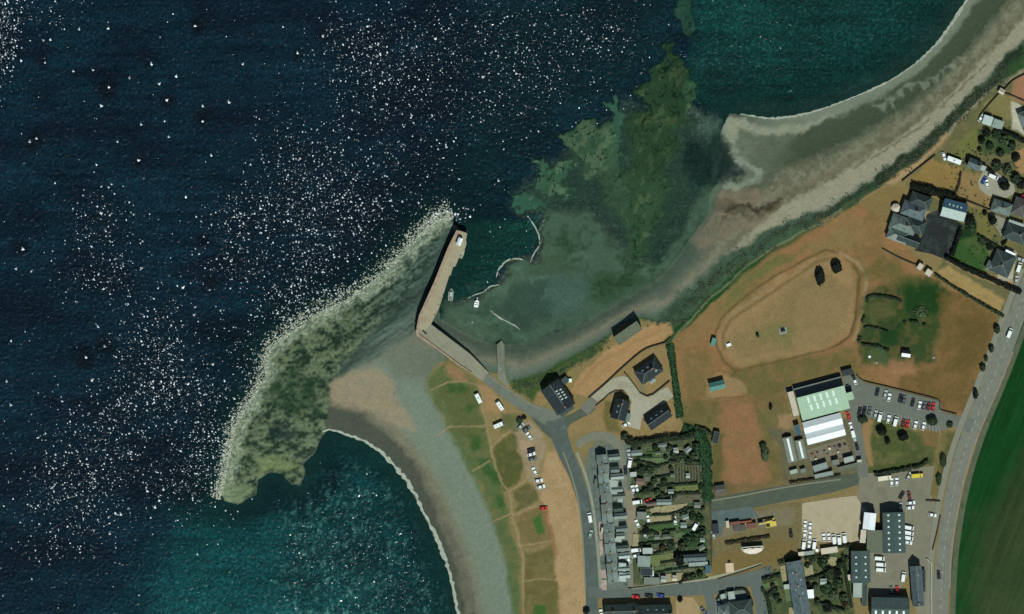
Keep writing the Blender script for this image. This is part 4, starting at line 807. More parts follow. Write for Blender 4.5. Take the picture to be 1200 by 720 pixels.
# ================================================================== VEHICLES
paint_c = {k: mat('paint_'+k, c, .3, .03, 1, spec=.5, coat=.5) for k, c in dict(white=(238, 238, 234), silver=(178, 182, 180), black=(30, 32, 36), grey=(92, 98, 102), red=(196, 44, 34), blue=(44, 72, 140), yellow=(214, 190, 60), cream=(224, 212, 186), maroon=(110, 40, 40), green=(150, 176, 150), orange=(214, 120, 50)).items()}
tyre = mat('tyre', (24, 24, 24), .9); lampm = mat('headlamp', (225, 225, 215), .2, .05, 3); tail = mat('tail_lamp', (150, 20, 16), .3)
def rect_ring(x0, x1, y, z): return [(x0, -y, z), (x1, -y, z), (x1, y, z), (x0, y, z)]
PROTO = {}
def vehicle(kind, col):
    """first of its kind and colour, made at the origin; later ones are copies"""
    k = (kind, col); pm = paint_c[col]; e = bpy.data.objects.new({'car': 'parked_car', 'van': 'parked_van', 'motorhome': 'motorhome', 'caravan': 'caravan', 'lorry': 'lorry'}[kind], None); C.objects.link(e)
    if kind == 'car':
        b = MB(); b.loft([rect_ring(-2.05, 2.05, .78, .28), rect_ring(-2.12, 2.15, .87, .5), rect_ring(-2.10, 2.12, .87, .72), rect_ring(-2.0, 2.0, .80, .90)]); b.build('body', pm, e)
        g = MB(); g.loft([rect_ring(-1.85, .95, .78, .9), rect_ring(-1.25, .25, .62, 1.40)]); g.build('windows', glass, e)
        MB().loft([rect_ring(-1.30, .30, .65, 1.40), rect_ring(-1.22, .2, .60, 1.47)]).build('roof_panel', pm, e); wx, wr, L = (-1.3, 1.32), .31, 2.13; W = .8
    elif kind == 'van':
        b = MB(); b.loft([rect_ring(-2.5, 2.45, .88, .3), rect_ring(-2.55, 2.5, .95, .6), rect_ring(-2.55, 2.40, .95, 1.1), rect_ring(-2.55, 1.55, .93, 1.12), rect_ring(-2.5, 1.15, .88, 2.05), rect_ring(-2.45, 1.05, .80, 2.12)]); b.build('body', pm, e)
        MB().loft([rect_ring(1.56, 2.0, .80, 1.11), rect_ring(1.14, 1.2, .78, 1.9)]).build('windscreen', glass, e); wx, wr, L = (-1.6, 1.65), .34, 2.5; W = .86
    elif kind == 'motorhome':
        b = MB(); b.loft([rect_ring(-3.0, 2.7, 1.0, .35), rect_ring(-3.05, 2.8, 1.08, .7), rect_ring(-3.05, 2.5, 1.1, 1.5), rect_ring(-3.0, 2.1, 1.1, 2.5), rect_ring(-2.9, 1.9, 1.0, 2.75)]); b.build('body', pm, e)
        MB().loft([rect_ring(2.5, 2.62, .9, 1.45), rect_ring(2.14, 2.3, .85, 2.3)]).build('windscreen', glass, e)
        for x in (-1.6, .4): MB().box(x-.3, x+.3, -.3, .3, 2.74, 2.86).build('roof_hatch', MATS['rooflight_glass'], e)
        wx, wr, L = (-1.9, 1.7), .36, 2.8; W = 1.0
    elif kind == 'caravan':
        b = MB(); b.loft([rect_ring(-2.6, 2.5, 1.05, .4), rect_ring(-2.7, 2.65, 1.1, .9), rect_ring(-2.65, 2.5, 1.1, 2.2), rect_ring(-2.5, 2.2, 1.0, 2.5)]); b.build('body', pm, e)
        MB().box(-.4, .4, -.35, .35, 2.48, 2.6).build('roof_hatch', MATS['rooflight_glass'], e); MB().box(2.6, 3.8, -.06, .06, .45, .55).build('tow_bar', MATS['dark_iron'], e); wx, wr, L = (-.3, .3), .33, 2.6; W = 1.0
    else:
        MB().box(-3.6, 1.6, -1.2, 1.2, .9, 2.7, .05, .05).build('load_body', pm, e); c_ = MB(); c_.loft([rect_ring(1.9, 3.7, 1.1, .5), rect_ring(1.9, 3.75, 1.12, 1.4), rect_ring(1.9, 3.4, 1.05, 2.3)]); c_.build('cab', pm, e)
        MB().loft([rect_ring(3.4, 3.78, .95, 1.45), rect_ring(3.2, 3.48, .9, 2.1)]).build('windscreen', glass, e); wx, wr, L = (-2.5, 2.8), .45, 3.7; W = 1.05
    for x in wx:
        for y in (-W, W):
            m_ = MB(); n = 10; i0 = [(x+wr*math.cos(2*math.pi*q/n), y-.1, wr+wr*math.sin(2*math.pi*q/n)) for q in range(n)]; i1 = [(p[0], y+.1, p[2]) for p in i0]; m_.loft([i0, i1]); m_.build('wheel', tyre, e)
    if kind in ('car', 'van', 'motorhome'):
        for y in (-.6, .6): MB().box(L-.12, L+.02, y-.16, y+.16, .55, .72).build('headlight', lampm, e)
    return e
def park(kind, col, px, py, ang, label, group=None, z=ZL+.09, s=1.0, cat=None, sl=1.0):
    k = (kind, col)
    if k not in PROTO: PROTO[k] = o = vehicle(kind, col)
    else: o = copy_tree(PROTO[k]); o.scale = (1, 1, 1)
    o.location = T(px, py, z); o.rotation_euler = (0, 0, R(ang)); o.scale = (s*sl*.92, s*.92, s*.92)
    for key in ('label', 'category', 'group'):
        if key in o: del o[key]
    tag(o, label, cat or {'motorhome': 'motorhome', 'caravan': 'caravan', 'lorry': 'lorry', 'van': 'van'}.get(kind, 'car'), group)
    return o
# ================================================================== THE PLACE
ORD = ['first', 'second', 'third', 'fourth', 'fifth', 'sixth', 'seventh', 'eighth', 'ninth', 'tenth', 'eleventh', 'twelfth', 'thirteenth', 'fourteenth', 'fifteenth', 'sixteenth']
# ---- sports hall
house('sports_hall', 'big hall with pale green skylit roof and two white ridged roofs beside the car park', 'hall', 963.8, 472.3, 57, 27, 14.8, 8, .9, sheetgreen, block, 'mono', over=.1) if 0 else None
hall = empty('sports_hall', T(963.8, 480), 14.8, 'big hall with pale green skylit roof and twin white ridged roofs', 'hall')
def at_hall(px, py):
    d = T(px, py)-T(963.8, 480); c, s = math.cos(R(14.8)), math.sin(R(14.8)); return d.x*c+d.y*s, -d.x*s+d.y*c
u, v = at_hall(963.8, 472.3)
lg = [(-.56+.265*k, q) for k in range(5) for q in (-.08, .6)]
r = parts_house(hall, 57*SC, 27*SC, 8, .7, sheetgreen, block, 'mono', over=.1, lights=[(a+(.04 if b < 0 else 0), b) for a, b in lg], lsize=(.95, 3.0), lmat=skyl, ox=u, oy=v)
for q, (px, py) in enumerate(((963.2, 496.0), (966.5, 508.9))):
    u, v = at_hall(px, py); parts_house(hall, 46*SC, 13.6*SC, 6.2, 1.7, sheetwhite, block, 'gable', over=.05, ridge=False, ox=u, oy=v)
u, v = at_hall(958.6, 454.0); parts_house(hall, 57*SC, 11*SC, 3.0, 0, felt_grey, block, 'flat', over=.05, ox=u, oy=v)
u, v = at_hall(929.4, 473.5); parts_house(hall, 7.4*SC, 30*SC, 3.2, 0, buff, block, 'flat', over=.05, ox=u, oy=v)
u, v = at_hall(995.9, 464.5); parts_house(hall, 8*SC, 10*SC, 4.2, 0, sheetgreen, block, 'flat', over=.05, ox=u, oy=v)
house('greenhouse', 'long grey greenhouse with a white ridge, the western one beside the hall', 'greenhouse', 925.5, 527, 30, 11, -77, 2.2, 1.3, glassroof, MATS['greenhouse_glass'], over=.05, ridge=False, group='greenhouses by the hall')
house('greenhouse', 'shorter grey greenhouse with a white ridge, between its longer twin and the white roofs', 'greenhouse', 938.5, 527, 23, 10, -77, 2.2, 1.3, glassroof, MATS['greenhouse_glass'], over=.05, ridge=False, group='greenhouses by the hall')
for o in [o for o in C.objects if o.name.startswith('greenhouse')]:
    l = 27 if o.location.x < T(932, 0).x else 20
    rr = [c for c in o.children if c.name.startswith('roof')][0]; MB().box(-l*SC/2, l*SC/2, -.5, .5, 3.55, 3.75).build('ridge_vent', sheetwhite, rr)
for px, py, l, w, ang, h, m_, lab in ((961, 547.5, 17, 7.5, 17, 3, slate_lt, 'blue grey flat roofed store south of the hall yard'), (994.5, 538.5, 12, 6.5, 15, 2.8, felt_pale, 'pale flat roofed store at the east corner of the hall yard'), (965.2, 556.5, 22, 5, 12, 2.4, slate_lt, 'low pale shed behind the greenhouses with a bright edge'), (993.5, 547.5, 23, 5, 14, 2.4, felt_green, 'long low green grey shed against the south hedge of the hall'), (1007, 540.5, 5.5, 3.5, 8, 2.4, buff, 'small cream hut at the south east corner of the hall yard'),
                                   (979, 542, 8, 6, 15, 3, felt_grey, 'small grey plant house between the two hall stores'), (930, 553, 9, 5, 15, 2, felt_pale, 'small pale lean-to below the long greenhouse'), (941, 552, 6, 5, 15, 2, felt_grey, 'small grey bin store below the short greenhouse'), (934.5, 504, 6, 12, 15, 3.4, sheetblue, 'dark blue water tank store in the angle of hall and greenhouse')):
    house('store', lab, 'store', px, py, l, w, ang, h, 0, m_, block, 'flat', over=.1)
house('bin_store', 'dark slatted bin store at the north east corner of the hall', 'store', 992.5, 436.5, 12, 6, 14, 2.2, .3, slate_blk, block, 'mono')
# ---- slate roofed hall by the square, shelter on the shore
e = house('harbour_building', 'dark slate gabled building with white rooflights on the harbour square', 'building', 654, 465.5, 34, 24, -55.4, 5, 3.2, slate_blk, harl, lights=[(-.34+.22*k, .62) for k in range(4)]+[(-.40+.22*k, .22) for k in range(4)], lsize=(.6, 1.1), lmat=skyl, chim=(.8,))
e = house('harbour_building_annex', 'narrow dark lean-to on the south east side of the slate building', 'building', 664.5, 479.5, 5, 18, -52, 3.2, .8, slate_dk, harl, 'mono') if 0 else house('store', 'narrow dark roofed store beside the slate building and the square', 'store', 664.0, 481.5, 17, 4.5, 36, 2.8, .4, slate_dk, harl, 'mono')
house('store', 'small grey lean-to behind the slate building by the dry parcel', 'store', 661.5, 446.5, 8, 6, 36, 2.6, .3, slate_dk, harl, 'mono')
MB().build
m_ = MB().box(-.9, .9, -.9, .9, 0, 1.6, .1, .1); o = m_.build('tank', whitem); o.location = T(668, 446); tag(o, 'small white oil tank beside the slate building and dry parcel', 'tank')
house('shore_shelter', 'long flat roofed concrete shelter facing the shore above the harbour', 'shelter', 735.5, 390.7, 33, 11.5, 35, 5.6, 0, felt_green, stone, 'flat', over=.05)
# ---- three new houses
nh = 'new houses round the concrete drive'
house('new_house', 'dark hipped new house north of the concrete drive, nearest the shore parcel', 'house', 760, 435, 29, 18, 34, 3.4, 3.2, slate_blk, harl, 'hip', nh, chim=(.3,), lights=[(-.4, .5), (.1, .5), (.5, -.5)])
house('new_house', 'dark gabled new house inside the bend of the concrete drive', 'house', 727, 480, 23, 17, 75, 3.6, 3.4, slate_blk, harl, 'gable', nh, chim=(.6,), lights=[(-.3, .4), (.3, .4)])
house('new_house', 'dark gabled new house nearest the garden hedges and green bank', 'house', 771, 489.5, 29, 15, 35, 3.4, 3.2, slate_blk, harl, 'gable', nh, lights=[(-.5, .5), (0, .5), (.5, .5)])
house('porch', 'pale stone porch on the sunny side of the northern new house', 'porch', 764, 446, 6, 5, 34, 2.4, .7, slate_lt, stone, 'gable', ridge=False)
house('garage', 'grey roofed garage beside the house in the drive bend', 'garage', 734, 489, 9, 8, 75, 2.4, 1.2, slate, harl, 'gable')
# ---- sea-front terrace
tg = 'terraced houses on the sea front'; names = ['mid grey', 'dark slate', 'pale grey', 'green grey', 'weathered grey']; roofs = [slate, slate, slate_lt, felt_grey, rm('roof_weathered_slate', (124, 132, 122), (96, 106, 98))]
N_T = 13; y = 540.5
for i in range(N_T):
    cy = 538.5+i*11.55; cx = 704.5+(cy-536)*.092; last = i >= 10.5
    k = [0, 4, 2, 0, 4, 3, 2, 0, 4, 2, 0, 4, 2][i]; rf = roofs[k]
    e = house('terraced_house', f'{names[k]} roofed terraced house, {ORD[i]} from the north end of the sea-front terrace', 'house', cx+.6+(.9 if i % 3 == 1 else 0), cy, 11.6, 12.5, -84.7, 4.2+.5*(i % 2), 2.0, rf, harl, 'gable', tg, chim=(.92,), over=.02, lights=[((-.3, .3, .1)[i % 3], (.5, -.45, .5)[i % 3])])
    wl = (13, 10, 15, 13, 14, 11, 15, 13, 10, 14, 13, 12, 12)[i]
    wx = (8.2+wl/2)*SC; oy = (.0, 1.9, -1.9)[i % 3]*SC
    # rear wing, its ridge across the terrace
    wr = (slate_lt, slate, felt_pale, slate_lt, felt_grey, slate_dk, slate_lt, slate, felt_pale, slate, slate_pale, slate_lt, slate_pale)[i]
    parts_house(e, wl*SC, 6.6*SC, 3.2, 1.3, wr, harl, 'gable', over=.05, ox=oy*0+(1.6 if i % 2 else -1.6)*SC, oy=wx, turn=90)
for px, py, l, w, h, mm, lab, cat in ((718, 571, 12, 17, 3.2, felt_pale, 'wide pale flat roofed extension behind the terrace beside the lane', 'extension'), (727, 585, 6.5, 8, 2.6, felt_pale, 'pale flat roofed garage on the lane south of the wide extension', 'garage'), (710, 588, 8, 6, 3.4, slate_pale, 'small bright flat roofed box between terrace chimneys', 'extension'),
                                     (719, 611, 12, 11, 3.0, felt_grey, 'square green grey flat extension halfway along the terrace rear', 'extension'), (724, 633, 9, 5, 2.6, felt_pale, 'narrow pale flat extension near the lane behind the terrace', 'extension'), (729, 646, 3.5, 13, 2.4, felt_pale, 'thin pale lean-to along the lane wall', 'extension'),
                                     (718.5, 664, 8.5, 9, 4.0, slate_pale, 'pale square roof, north west of four together', 'extension'), (729, 664.5, 9, 10, 3.6, slate_pale, 'pale square roof, north east of four together', 'extension'), (719.5, 676.5, 7, 9.5, 4.0, slate_pale, 'pale square roof, south west of four together', 'extension'), (729.5, 676.5, 9.5, 11, 3.6, slate_pale, 'pale square roof, south east of four together', 'extension'),
                                     (702.5, 544, 3, 8, 2.6, slate_lt, 'small bay roof on the northernmost terrace front', 'porch'), (706, 622, 3.2, 8, 2.4, buff, 'cream porch roof over a pink paved terrace front', 'porch'), (735, 672, 6, 4, 2.2, felt_grey, 'small grey lane shed beside the four pale roofs', 'shed'), (698, 566, 2.6, 9, 2.4, felt_green, 'narrow green grey bay roof on the terrace front', 'porch')):
    house('flat_extension' if cat == 'extension' else cat, lab, cat, px, py, l, w, -5, h, 0, mm, harl, 'flat', over=.05)
# ---- gardens behind the terrace: sheds, garages, hedges
for px, py, l, w, ang, h, rise, mm, kd, lab in ((746, 530.7, 12, 6, 4, 2.2, .8, slate_lt, 'gable', 'pale ribbed garden shed, northernmost beside the lane'), (750, 564.5, 9, 7, -4, 2.4, .6, brownroof, 'gable', 'pinkish brown garden shed by the lane bend'), (742, 556, 7, 5, 5, 2.2, .5, felt_pale, 'mono', 'pale yellow lean-to shed beside the lane'), (778, 588.5, 17, 6, 1, 2.6, .8, slate_lt, 'gable', 'long grey roofed workshop among the back gardens'), (752, 604.5, 11, 9, -2, 2.6, 0, felt_grey, 'flat', 'green grey flat garage at the lane edge below red shed'),
      (758.7, 645.5, 11, 6.5, 1, 2.6, .5, felt_pale, 'mono', 'pale silver garage roof beside two white vans'), (754.5, 658, 15, 13, -2, 2.8, 0, slate_lt, 'flat', 'wide blue grey flat garage beside a lawn'), (757.5, 670, 14, 8.5, -1, 2.8, 0, slate_blk, 'flat', 'black flat garage roof south of the blue grey one'), (763.5, 681, 18, 8.5, -1, 2.6, 0, felt_grey, 'flat', 'long grey flat garage at the lane mouth'), (777.5, 678.5, 6, 6.5, -3, 2.3, .5, felt_pale, 'gable', 'small white roofed shed by the south pavement'),
      (790.5, 677.5, 5, 6, -3, 2.2, .5, buff, 'gable', 'small cream shed in the dry corner garden'), (792, 528, 5.5, 6, 6, 2.2, .5, felt_pale, 'gable', 'small pale shed in the northern back gardens'), (806, 527, 7, 5, 40, 2.2, .5, slate_lt, 'gable', 'pale greenhouse shed beside the tall green hedge bank'), (817, 592, 7, 6, -2, 2.2, .6, felt_grey, 'gable', 'grey shed at the east edge of the gardens'),
      (814, 653.5, 26, 8, 3, 3.2, 1.6, slate_blue, 'gable', 'long dark blue roofed house at the east end of the gardens'), (818, 661, 22, 4, 4, 2.6, .4, slate_lt, 'mono', 'narrow pale lean-to below the dark blue roof'), (829.5, 667, 6, 9, 0, 2.6, .6, sheetblue, 'mono', 'blue sheet roofed shed beside the show ground'), (764, 590.5, 13, 4, 9, 2.4, .6, brownroof, 'gable', 'red brown roofed shed in a pink paved yard'), (801, 615.5, 7, 6, 2, 2.2, .6, slate_lt, 'gable', 'grey blue garden shed beside a white parked van'),
      (822, 642, 7, 5, 30, 2.2, .5, felt_grey, 'gable', 'small grey shed tilted under the garden trees'), (771, 531, 6, 4, 4, 2.1, .5, felt_green, 'gable', 'mossy green shed on the second garden strip'), (776, 521.5, 10, 4, 6, 2.2, .5, slate, 'gable', 'grey shed under the northern garden hedge'), (788, 557, 5, 4, 3, 2.1, .4, felt_green, 'gable', 'small mossy shed among the vegetable rows'), (806, 557.5, 4, 5, 3, 2.1, .4, felt_pale, 'gable', 'tiny pale shed among the vegetable rows'),
      (786, 576, 6, 4.5, 2, 2.2, .5, slate_lt, 'gable', 'light grey shed north of the long workshop'), (770, 629.5, 6, 5, 0, 2.2, .5, felt_grey, 'gable', 'small grey garden shed beside dark clipped hedge'), (781, 629, 9, 5, 4, 2.2, .5, felt_green, 'gable', 'green grey potting shed halfway down a garden'), (803, 606, 7, 5, 20, 2.2, .5, slate_lt, 'gable', 'grey shed with a white door beside the fruit bushes'), (823, 633, 5, 4, 0, 2.2, .4, felt_pale, 'gable', 'pale hut at the eastern garden gate')):
    house('garage' if 'garage' in lab else 'house' if 'house at' in lab else 'workshop' if 'workshop' in lab else 'garden_shed', lab, 'garage' if 'garage' in lab else 'house' if 'house at' in lab else 'workshop' if 'workshop' in lab else 'shed', px, py, l, w, ang, h, rise, mm, harl, kd, over=.1, ridge=kd == 'gable')
strip_m = [mat('garden_ground_'+n, c, .95, .3, .9, bump=.3, spots=sp_) for n, c, sp_ in (('mossy', (74, 88, 58), (96, 100, 74)), ('grey', (100, 106, 88), (74, 84, 62)), ('earth', (104, 100, 76), (76, 86, 58)), ('leafy', (58, 80, 50), (88, 100, 66)))]
for k in range(22):
    y0 = 523+k*7.1; xa = 748+rng.random()*8; xb = xa+18+rng.random()*16; xc = xb+10+rng.random()*16; xd = min(821, xc+12+rng.random()*12)
    for a_, b_, q in ((xa, xb, k % 4), (xb+1.5, xc, (k*3+1) % 4), (xc+1.5, xd, (k*5+2) % 4)): sheet('garden_plot', [(a_, y0+.6), (b_, y0-.3), (b_+.3, y0+5), (a_+.3, y0+5.8)], strip_m[q])
lawn = {k: mat('lawn_'+k, c, .95, .18, .6, bump=.2) for k, c in dict(green=(64, 88, 48), olive=(104, 110, 66), pale=(90, 106, 72), dry=(150, 138, 104), deep=(44, 74, 42), soil=(92, 90, 70)).items()}
for k, pts in (('green', [(757, 530), (776, 529), (777, 535), (756, 536)]), ('pale', [(764, 537), (784, 536), (785, 544), (765, 546)]), ('soil', [(770, 549), (786, 547), (787, 554), (771, 556)]), ('soil', [(790, 546), (822, 545), (824, 566), (790, 568)]), ('olive', [(792, 570), (822, 568), (823, 575), (792, 578)]), ('soil', [(790, 581), (824, 579), (824, 589), (790, 590)]),
               ('dry', [(760, 595), (806, 590), (804, 597), (790, 602), (764, 603)]), ('dry', [(758, 606), (786, 604), (787, 612), (758, 615)]), ('green', [(755, 616), (800, 612), (801, 620), (757, 625)]), ('deep', [(800, 616), (827, 618), (828, 626), (800, 626)]), ('pale', [(790, 625), (812, 625), (812, 631), (790, 632)]), ('deep', [(795, 630), (827, 628), (828, 642), (800, 642)]),
               ('olive', [(760, 652), (790, 648), (792, 657), (770, 664), (761, 664)]), ('pale', [(768, 664), (798, 662), (798, 666), (768, 669)]), ('dry', [(780, 673), (800, 671), (803, 676), (796, 681), (781, 682)]), ('green', [(806, 671), (826, 668), (828, 678), (806, 680)]), ('pale', [(744, 537), (760, 536), (760, 539), (744, 540)]), ('dry', [(742, 626), (749, 626), (748, 640), (741, 641)])):
    sheet('lawn', pts, lawn[k])
hg = 'hedges between the garden strips behind the terrace'
HL = 'dark hedge dividing two long garden strips behind the terrace'
hedge([(737, 520), (770, 515.5), (800, 512.5), (815, 508)], 7, 3.2, 'tall dark hedge along the north end of the back gardens', kind='dark', dens=11)
for pts in ([(744, 536), (764, 535)], [(743, 541.5), (756, 541)], [(757, 543), (774, 547)], [(764, 548), (784, 543)], [(784, 541), (808, 540), (820, 542)], [(742, 550.5), (754, 551)], [(768, 560), (786, 557)], [(744, 563), (752, 560)], [(786, 568.5), (818, 566.5)], [(770, 570), (786, 569)], [(744, 578), (768, 575)], [(770, 584), (788, 579)], [(790, 578.5), (820, 577)],
            [(748, 597), (766, 594)], [(764, 603.5), (788, 602), (806, 595)], [(757, 615.5), (790, 612)], [(788, 604), (791, 611)], [(796, 620), (826, 619)], [(804, 597), (826, 596)], [(776, 623), (792, 621)], [(748, 638), (770, 636), (790, 634)], [(760, 650), (786, 644)], [(774, 660), (792, 657)], [(768, 671), (798, 666), (826, 663)], [(796, 684), (808, 674)], [(750, 626), (770, 624)]):
    hedge(pts, 3.0, 1.5, HL, hg, 'dark' if len(pts[0]) and pts[0][0] % 3 else 'hedge', dens=10)
for px, py, r, h, kd in ((752, 551, 6, 2.6, 'dark'), (762, 551, 5, 2.4, 'dark'), (748, 541, 3, 2, 'dark'), (790, 534, 5, 3, 'dark'), (798, 537, 6, 3, 'mid'), (806, 541, 5, 2.6, 'dark'), (784, 526, 4, 2.5, 'mid'), (812, 534, 5, 3, 'mid'), (816, 524, 5, 3, 'hedge'), (780, 536, 3, 2, 'dark'), (770, 577, 4, 2.4, 'mid'), (776, 581, 4, 2.2, 'dark'), (762, 571, 4, 2.2, 'dark'), (756, 575, 4, 2.4, 'dark'), (790, 583, 3, 1.8, 'mid'),
                       (800, 603, 4, 2.2, 'mid'), (812, 606, 5, 2.8, 'hedge'), (820, 609, 5, 2.6, 'hedge'), (757, 622, 4, 2.6, 'black'), (764, 624, 3, 2, 'mid'), (806, 634, 6, 3.2, 'hedge'), (815, 630, 6, 3.4, 'hedge'), (800, 640, 6, 3.2, 'mid'), (822, 626, 5, 3, 'mid'), (795, 653, 6, 4, 'black'), (797, 659, 5, 3.2, 'black'), (812, 676, 4, 2.4, 'mid'), (820, 673, 4, 2.4, 'dark'), (803, 678, 4, 2.4, 'brown'), (826, 648, 4, 2.4, 'dark'),
                       (786, 640, 5, 2.4, 'dark'), (776, 642, 4, 2, 'brown'), (752, 641, 3, 1.8, 'dark'), (766, 564, 4, 2, 'mid'), (778, 565, 4, 2, 'dark'), (822, 571, 4, 2.4, 'hedge'), (786, 549, 3, 1.8, 'mid'), (744, 524, 4, 2.2, 'mid'), (737, 517, 5, 3, 'dark'), (732, 512, 5, 2.6, 'mid'), (768, 525, 4, 2.2, 'hedge')):
    shrub(px, py, r, h, {'dark': 'rounded dark green shrub in a back garden behind the terrace', 'mid': 'mid green leafy shrub in a back garden behind the terrace', 'hedge': 'deep green bushy shrub in a back garden behind the terrace', 'black': 'near black evergreen in a back garden behind the terrace', 'brown': 'brownish shrub in a back garden behind the terrace'}[kd], 'shrubs in the gardens behind the terrace', kd)
for k in range(9):
    x = 792+k*3.5; hedge([(x, 547), (x+.5, 565)], 1.5, .6, 'thin row of vegetables in the plot among the back gardens', 'vegetable rows in the back gardens', 'mid' if k % 2 else 'light', 'vegetable_row', 'vegetables', 8)
# broad green hedge bank round the new houses and gardens
hedge([(785, 404), (789, 430), (793, 460), (797, 490)], 9, .8, 'long green hedge bank east of the new houses', kind='bank', dens=9)
hedge([(800, 502), (812, 506), (822, 514), (826, 530), (828, 560), (829, 588)], 13, .8, 'broad green hedge bank along the east end of the gardens', kind='bank', dens=9)
hedge([(815, 501), (826, 503), (834, 510)], 3, 2, 'short dark hedge curving round the head of the green bank', kind='dark')
# stone walls round the parcels
wallm = mat('field_wall_stone', (92, 84, 66), .95, .2, 2)
def wall(pts, label, w=.45, h=1.3, m_=None, name='garden_wall', group=None):
    L = smooth_line(pts, 5.0) if len(pts) > 2 else np.array(pts, float); d = np.gradient(L, axis=0); d /= np.linalg.norm(d, axis=1)[:, None]; n = np.stack([-d[:, 1], d[:, 0]], 1)*(w/2/SC)
    rings = [[tuple(T(*(L[i]-n[i]), ZL-.2)), tuple(T(*(L[i]+n[i]), ZL-.2)), tuple(T(*(L[i]+n[i]*.8), ZL+h)), tuple(T(*(L[i]-n[i]*.8), ZL+h))] for i in range(len(L))]
    return tag(MB().loft(rings).build(name, m_ or wallm), label, 'wall', group)
wall([(690, 467), (712, 448), (730, 431), (752, 412.5), (766, 406), (780, 402), (786, 396)], 'brown stone wall between the dry parcel and the new houses')
wall([(732, 437), (740, 447), (746, 455), (750, 461), (758, 465), (765, 463), (785, 447)], 'low dark wall curving round the northern new house plot', .5, 1.2)
wall([(698, 476), (706, 470), (714, 462), (722, 458), (730, 459), (736, 466)], 'low wall along the inside bend of the concrete drive', .4, .9)
wall([(702, 506), (690, 500), (700, 508), (724, 514)], 'low dark boundary wall south of the drive bend house', .4, 1.) if 0 else None
wall([(784, 402), (790, 404)], 'short wall stub at the park corner', .4, 1.) if 0 else None
wall([(1102, 605), (1098, 625), (1093, 645)], 'dark wall between the works yard and the main road', .5, 1.4)
wall([(1085, 587), (1102, 588)], 'short dark wall at the works yard entrance', .6, 1.2)
wall([(1004, 440), (1012, 447), (1045, 455), (1098, 468.5), (1102, 472), (1101, 480), (1121, 486)], 'dark low wall along the north side of the hall car park', .5, 1.1)
wall([(1044, 206), (1032, 217)], 'x') if 0 else None
wall([(1057, 213), (1076, 198), (1096, 182.5)], 'dark boundary wall between coast path and dry garden', .5, 1.4)
wall([(1119, 110), (1132, 103)], 'x') if 0 else None
wall([(1148, 137), (1160, 122), (1172, 109)], 'brown wall along the coast path above two sheds', .45, 1.3)
wall([(1172, 109), (1184, 112), (1200, 119), (1230, 130)], 'dark garden wall running inland from the coast path bend', .45, 1.3)
wall([(1176, 107), (1186, 96), (1200, 88), (1230, 74)], 'brown wall along the inland side of the coast path bend', .45, 1.3)
wall([(1122, 232), (1140, 239), (1160, 247), (1178, 254)], 'straight dark wall south of the triangular dry garden', .5, 1.5)
wall([(1034, 292), (1052, 302), (1073, 311)], 'dark wall under the south side of the big slate house', .5, 1.3)
wall([(841, 679), (870, 670), (893, 662)], 'low wall between the show ground and the south street pavement', .35, .8)
wall([(736, 690), (770, 686), (798, 682), (830, 677)], 'low wall along the pavement of the south street gardens', .35, .9)
wall([(1086, 655), (1091, 660), (1091, 690), (1092, 730)], 'pale wall round the roadside house forecourt', .5, 1.2, mat('pale_wall', (176, 170, 150), .9, .1, 2))
wall([(833, 590), (834, 620), (834, 665)], 'thin grey wall at the east end of the back gardens', .35, 1.3)
# ---- hedges and shrubs of the park and hall
hedge([(1095, 321), (1120, 338), (1150, 356), (1176, 371)], 3.2, 1.7, 'straight dark hedge south of the sandy track to the main road', kind='dark')
hedge([(1108, 302), (1130, 314), (1160, 327), (1196, 343)], 5.5, 2.6, 'thick black hedge running inland from the black yard', kind='black', dens=12)
for pts, lab in (([(1016, 355), (1018, 348), (1030, 347), (1048, 350), (1056, 354)], 'long curved dark hedge at the north edge of the green plot'), ([(1010, 378), (1013, 371)], 'short dark hedge clump west of the green plot'), ([(1012, 383.5), (1025, 384), (1040, 389)], 'thin curved hedge through the middle of the green plot'), ([(1006, 401), (1008, 395)], 'short hedge clump by the track loop'), ([(1010, 404), (1028, 406), (1042, 411)], 'dark hedge along the south side of the green plot'), ([(1066, 377), (1076, 378)], 'small dark hedge in the deep green grass')):
    hedge(pts, 3.6 if 'thin' not in lab else 2.0, 1.4, lab, 'hedges of the green plot in the park', 'dark')
for px, py, r, ry, h, kd, lab in ((960.8, 324.7, 5.6, 9.8, 4, 'black', 'oval black green tree, western of two inside the track loop'), (980, 313.3, 6.4, 7, 4, 'black', 'round black green tree, eastern of two inside the track loop'), (1033, 505.5, 6, 5, 4, 'black', 'dark round tree on the lawn south of the car park, western one'), (1040, 517.5, 3.4, 3.4, 3, 'black', 'small dark tree in the middle of the hall lawn'), (1058, 512, 6.4, 4.6, 4, 'black', 'dark round tree on the lawn south of the car park, eastern one'), (1092, 493.5, 6.5, 5.5, 3.6, 'dark', 'bushy tree at the east end of the car park lower row'), (1011, 492, 6, 4, 2.6, 'dark', 'low dark tree west of the car park lower row')):
    tree(px, py, r, h, lab, kind=kd, ry=ry)
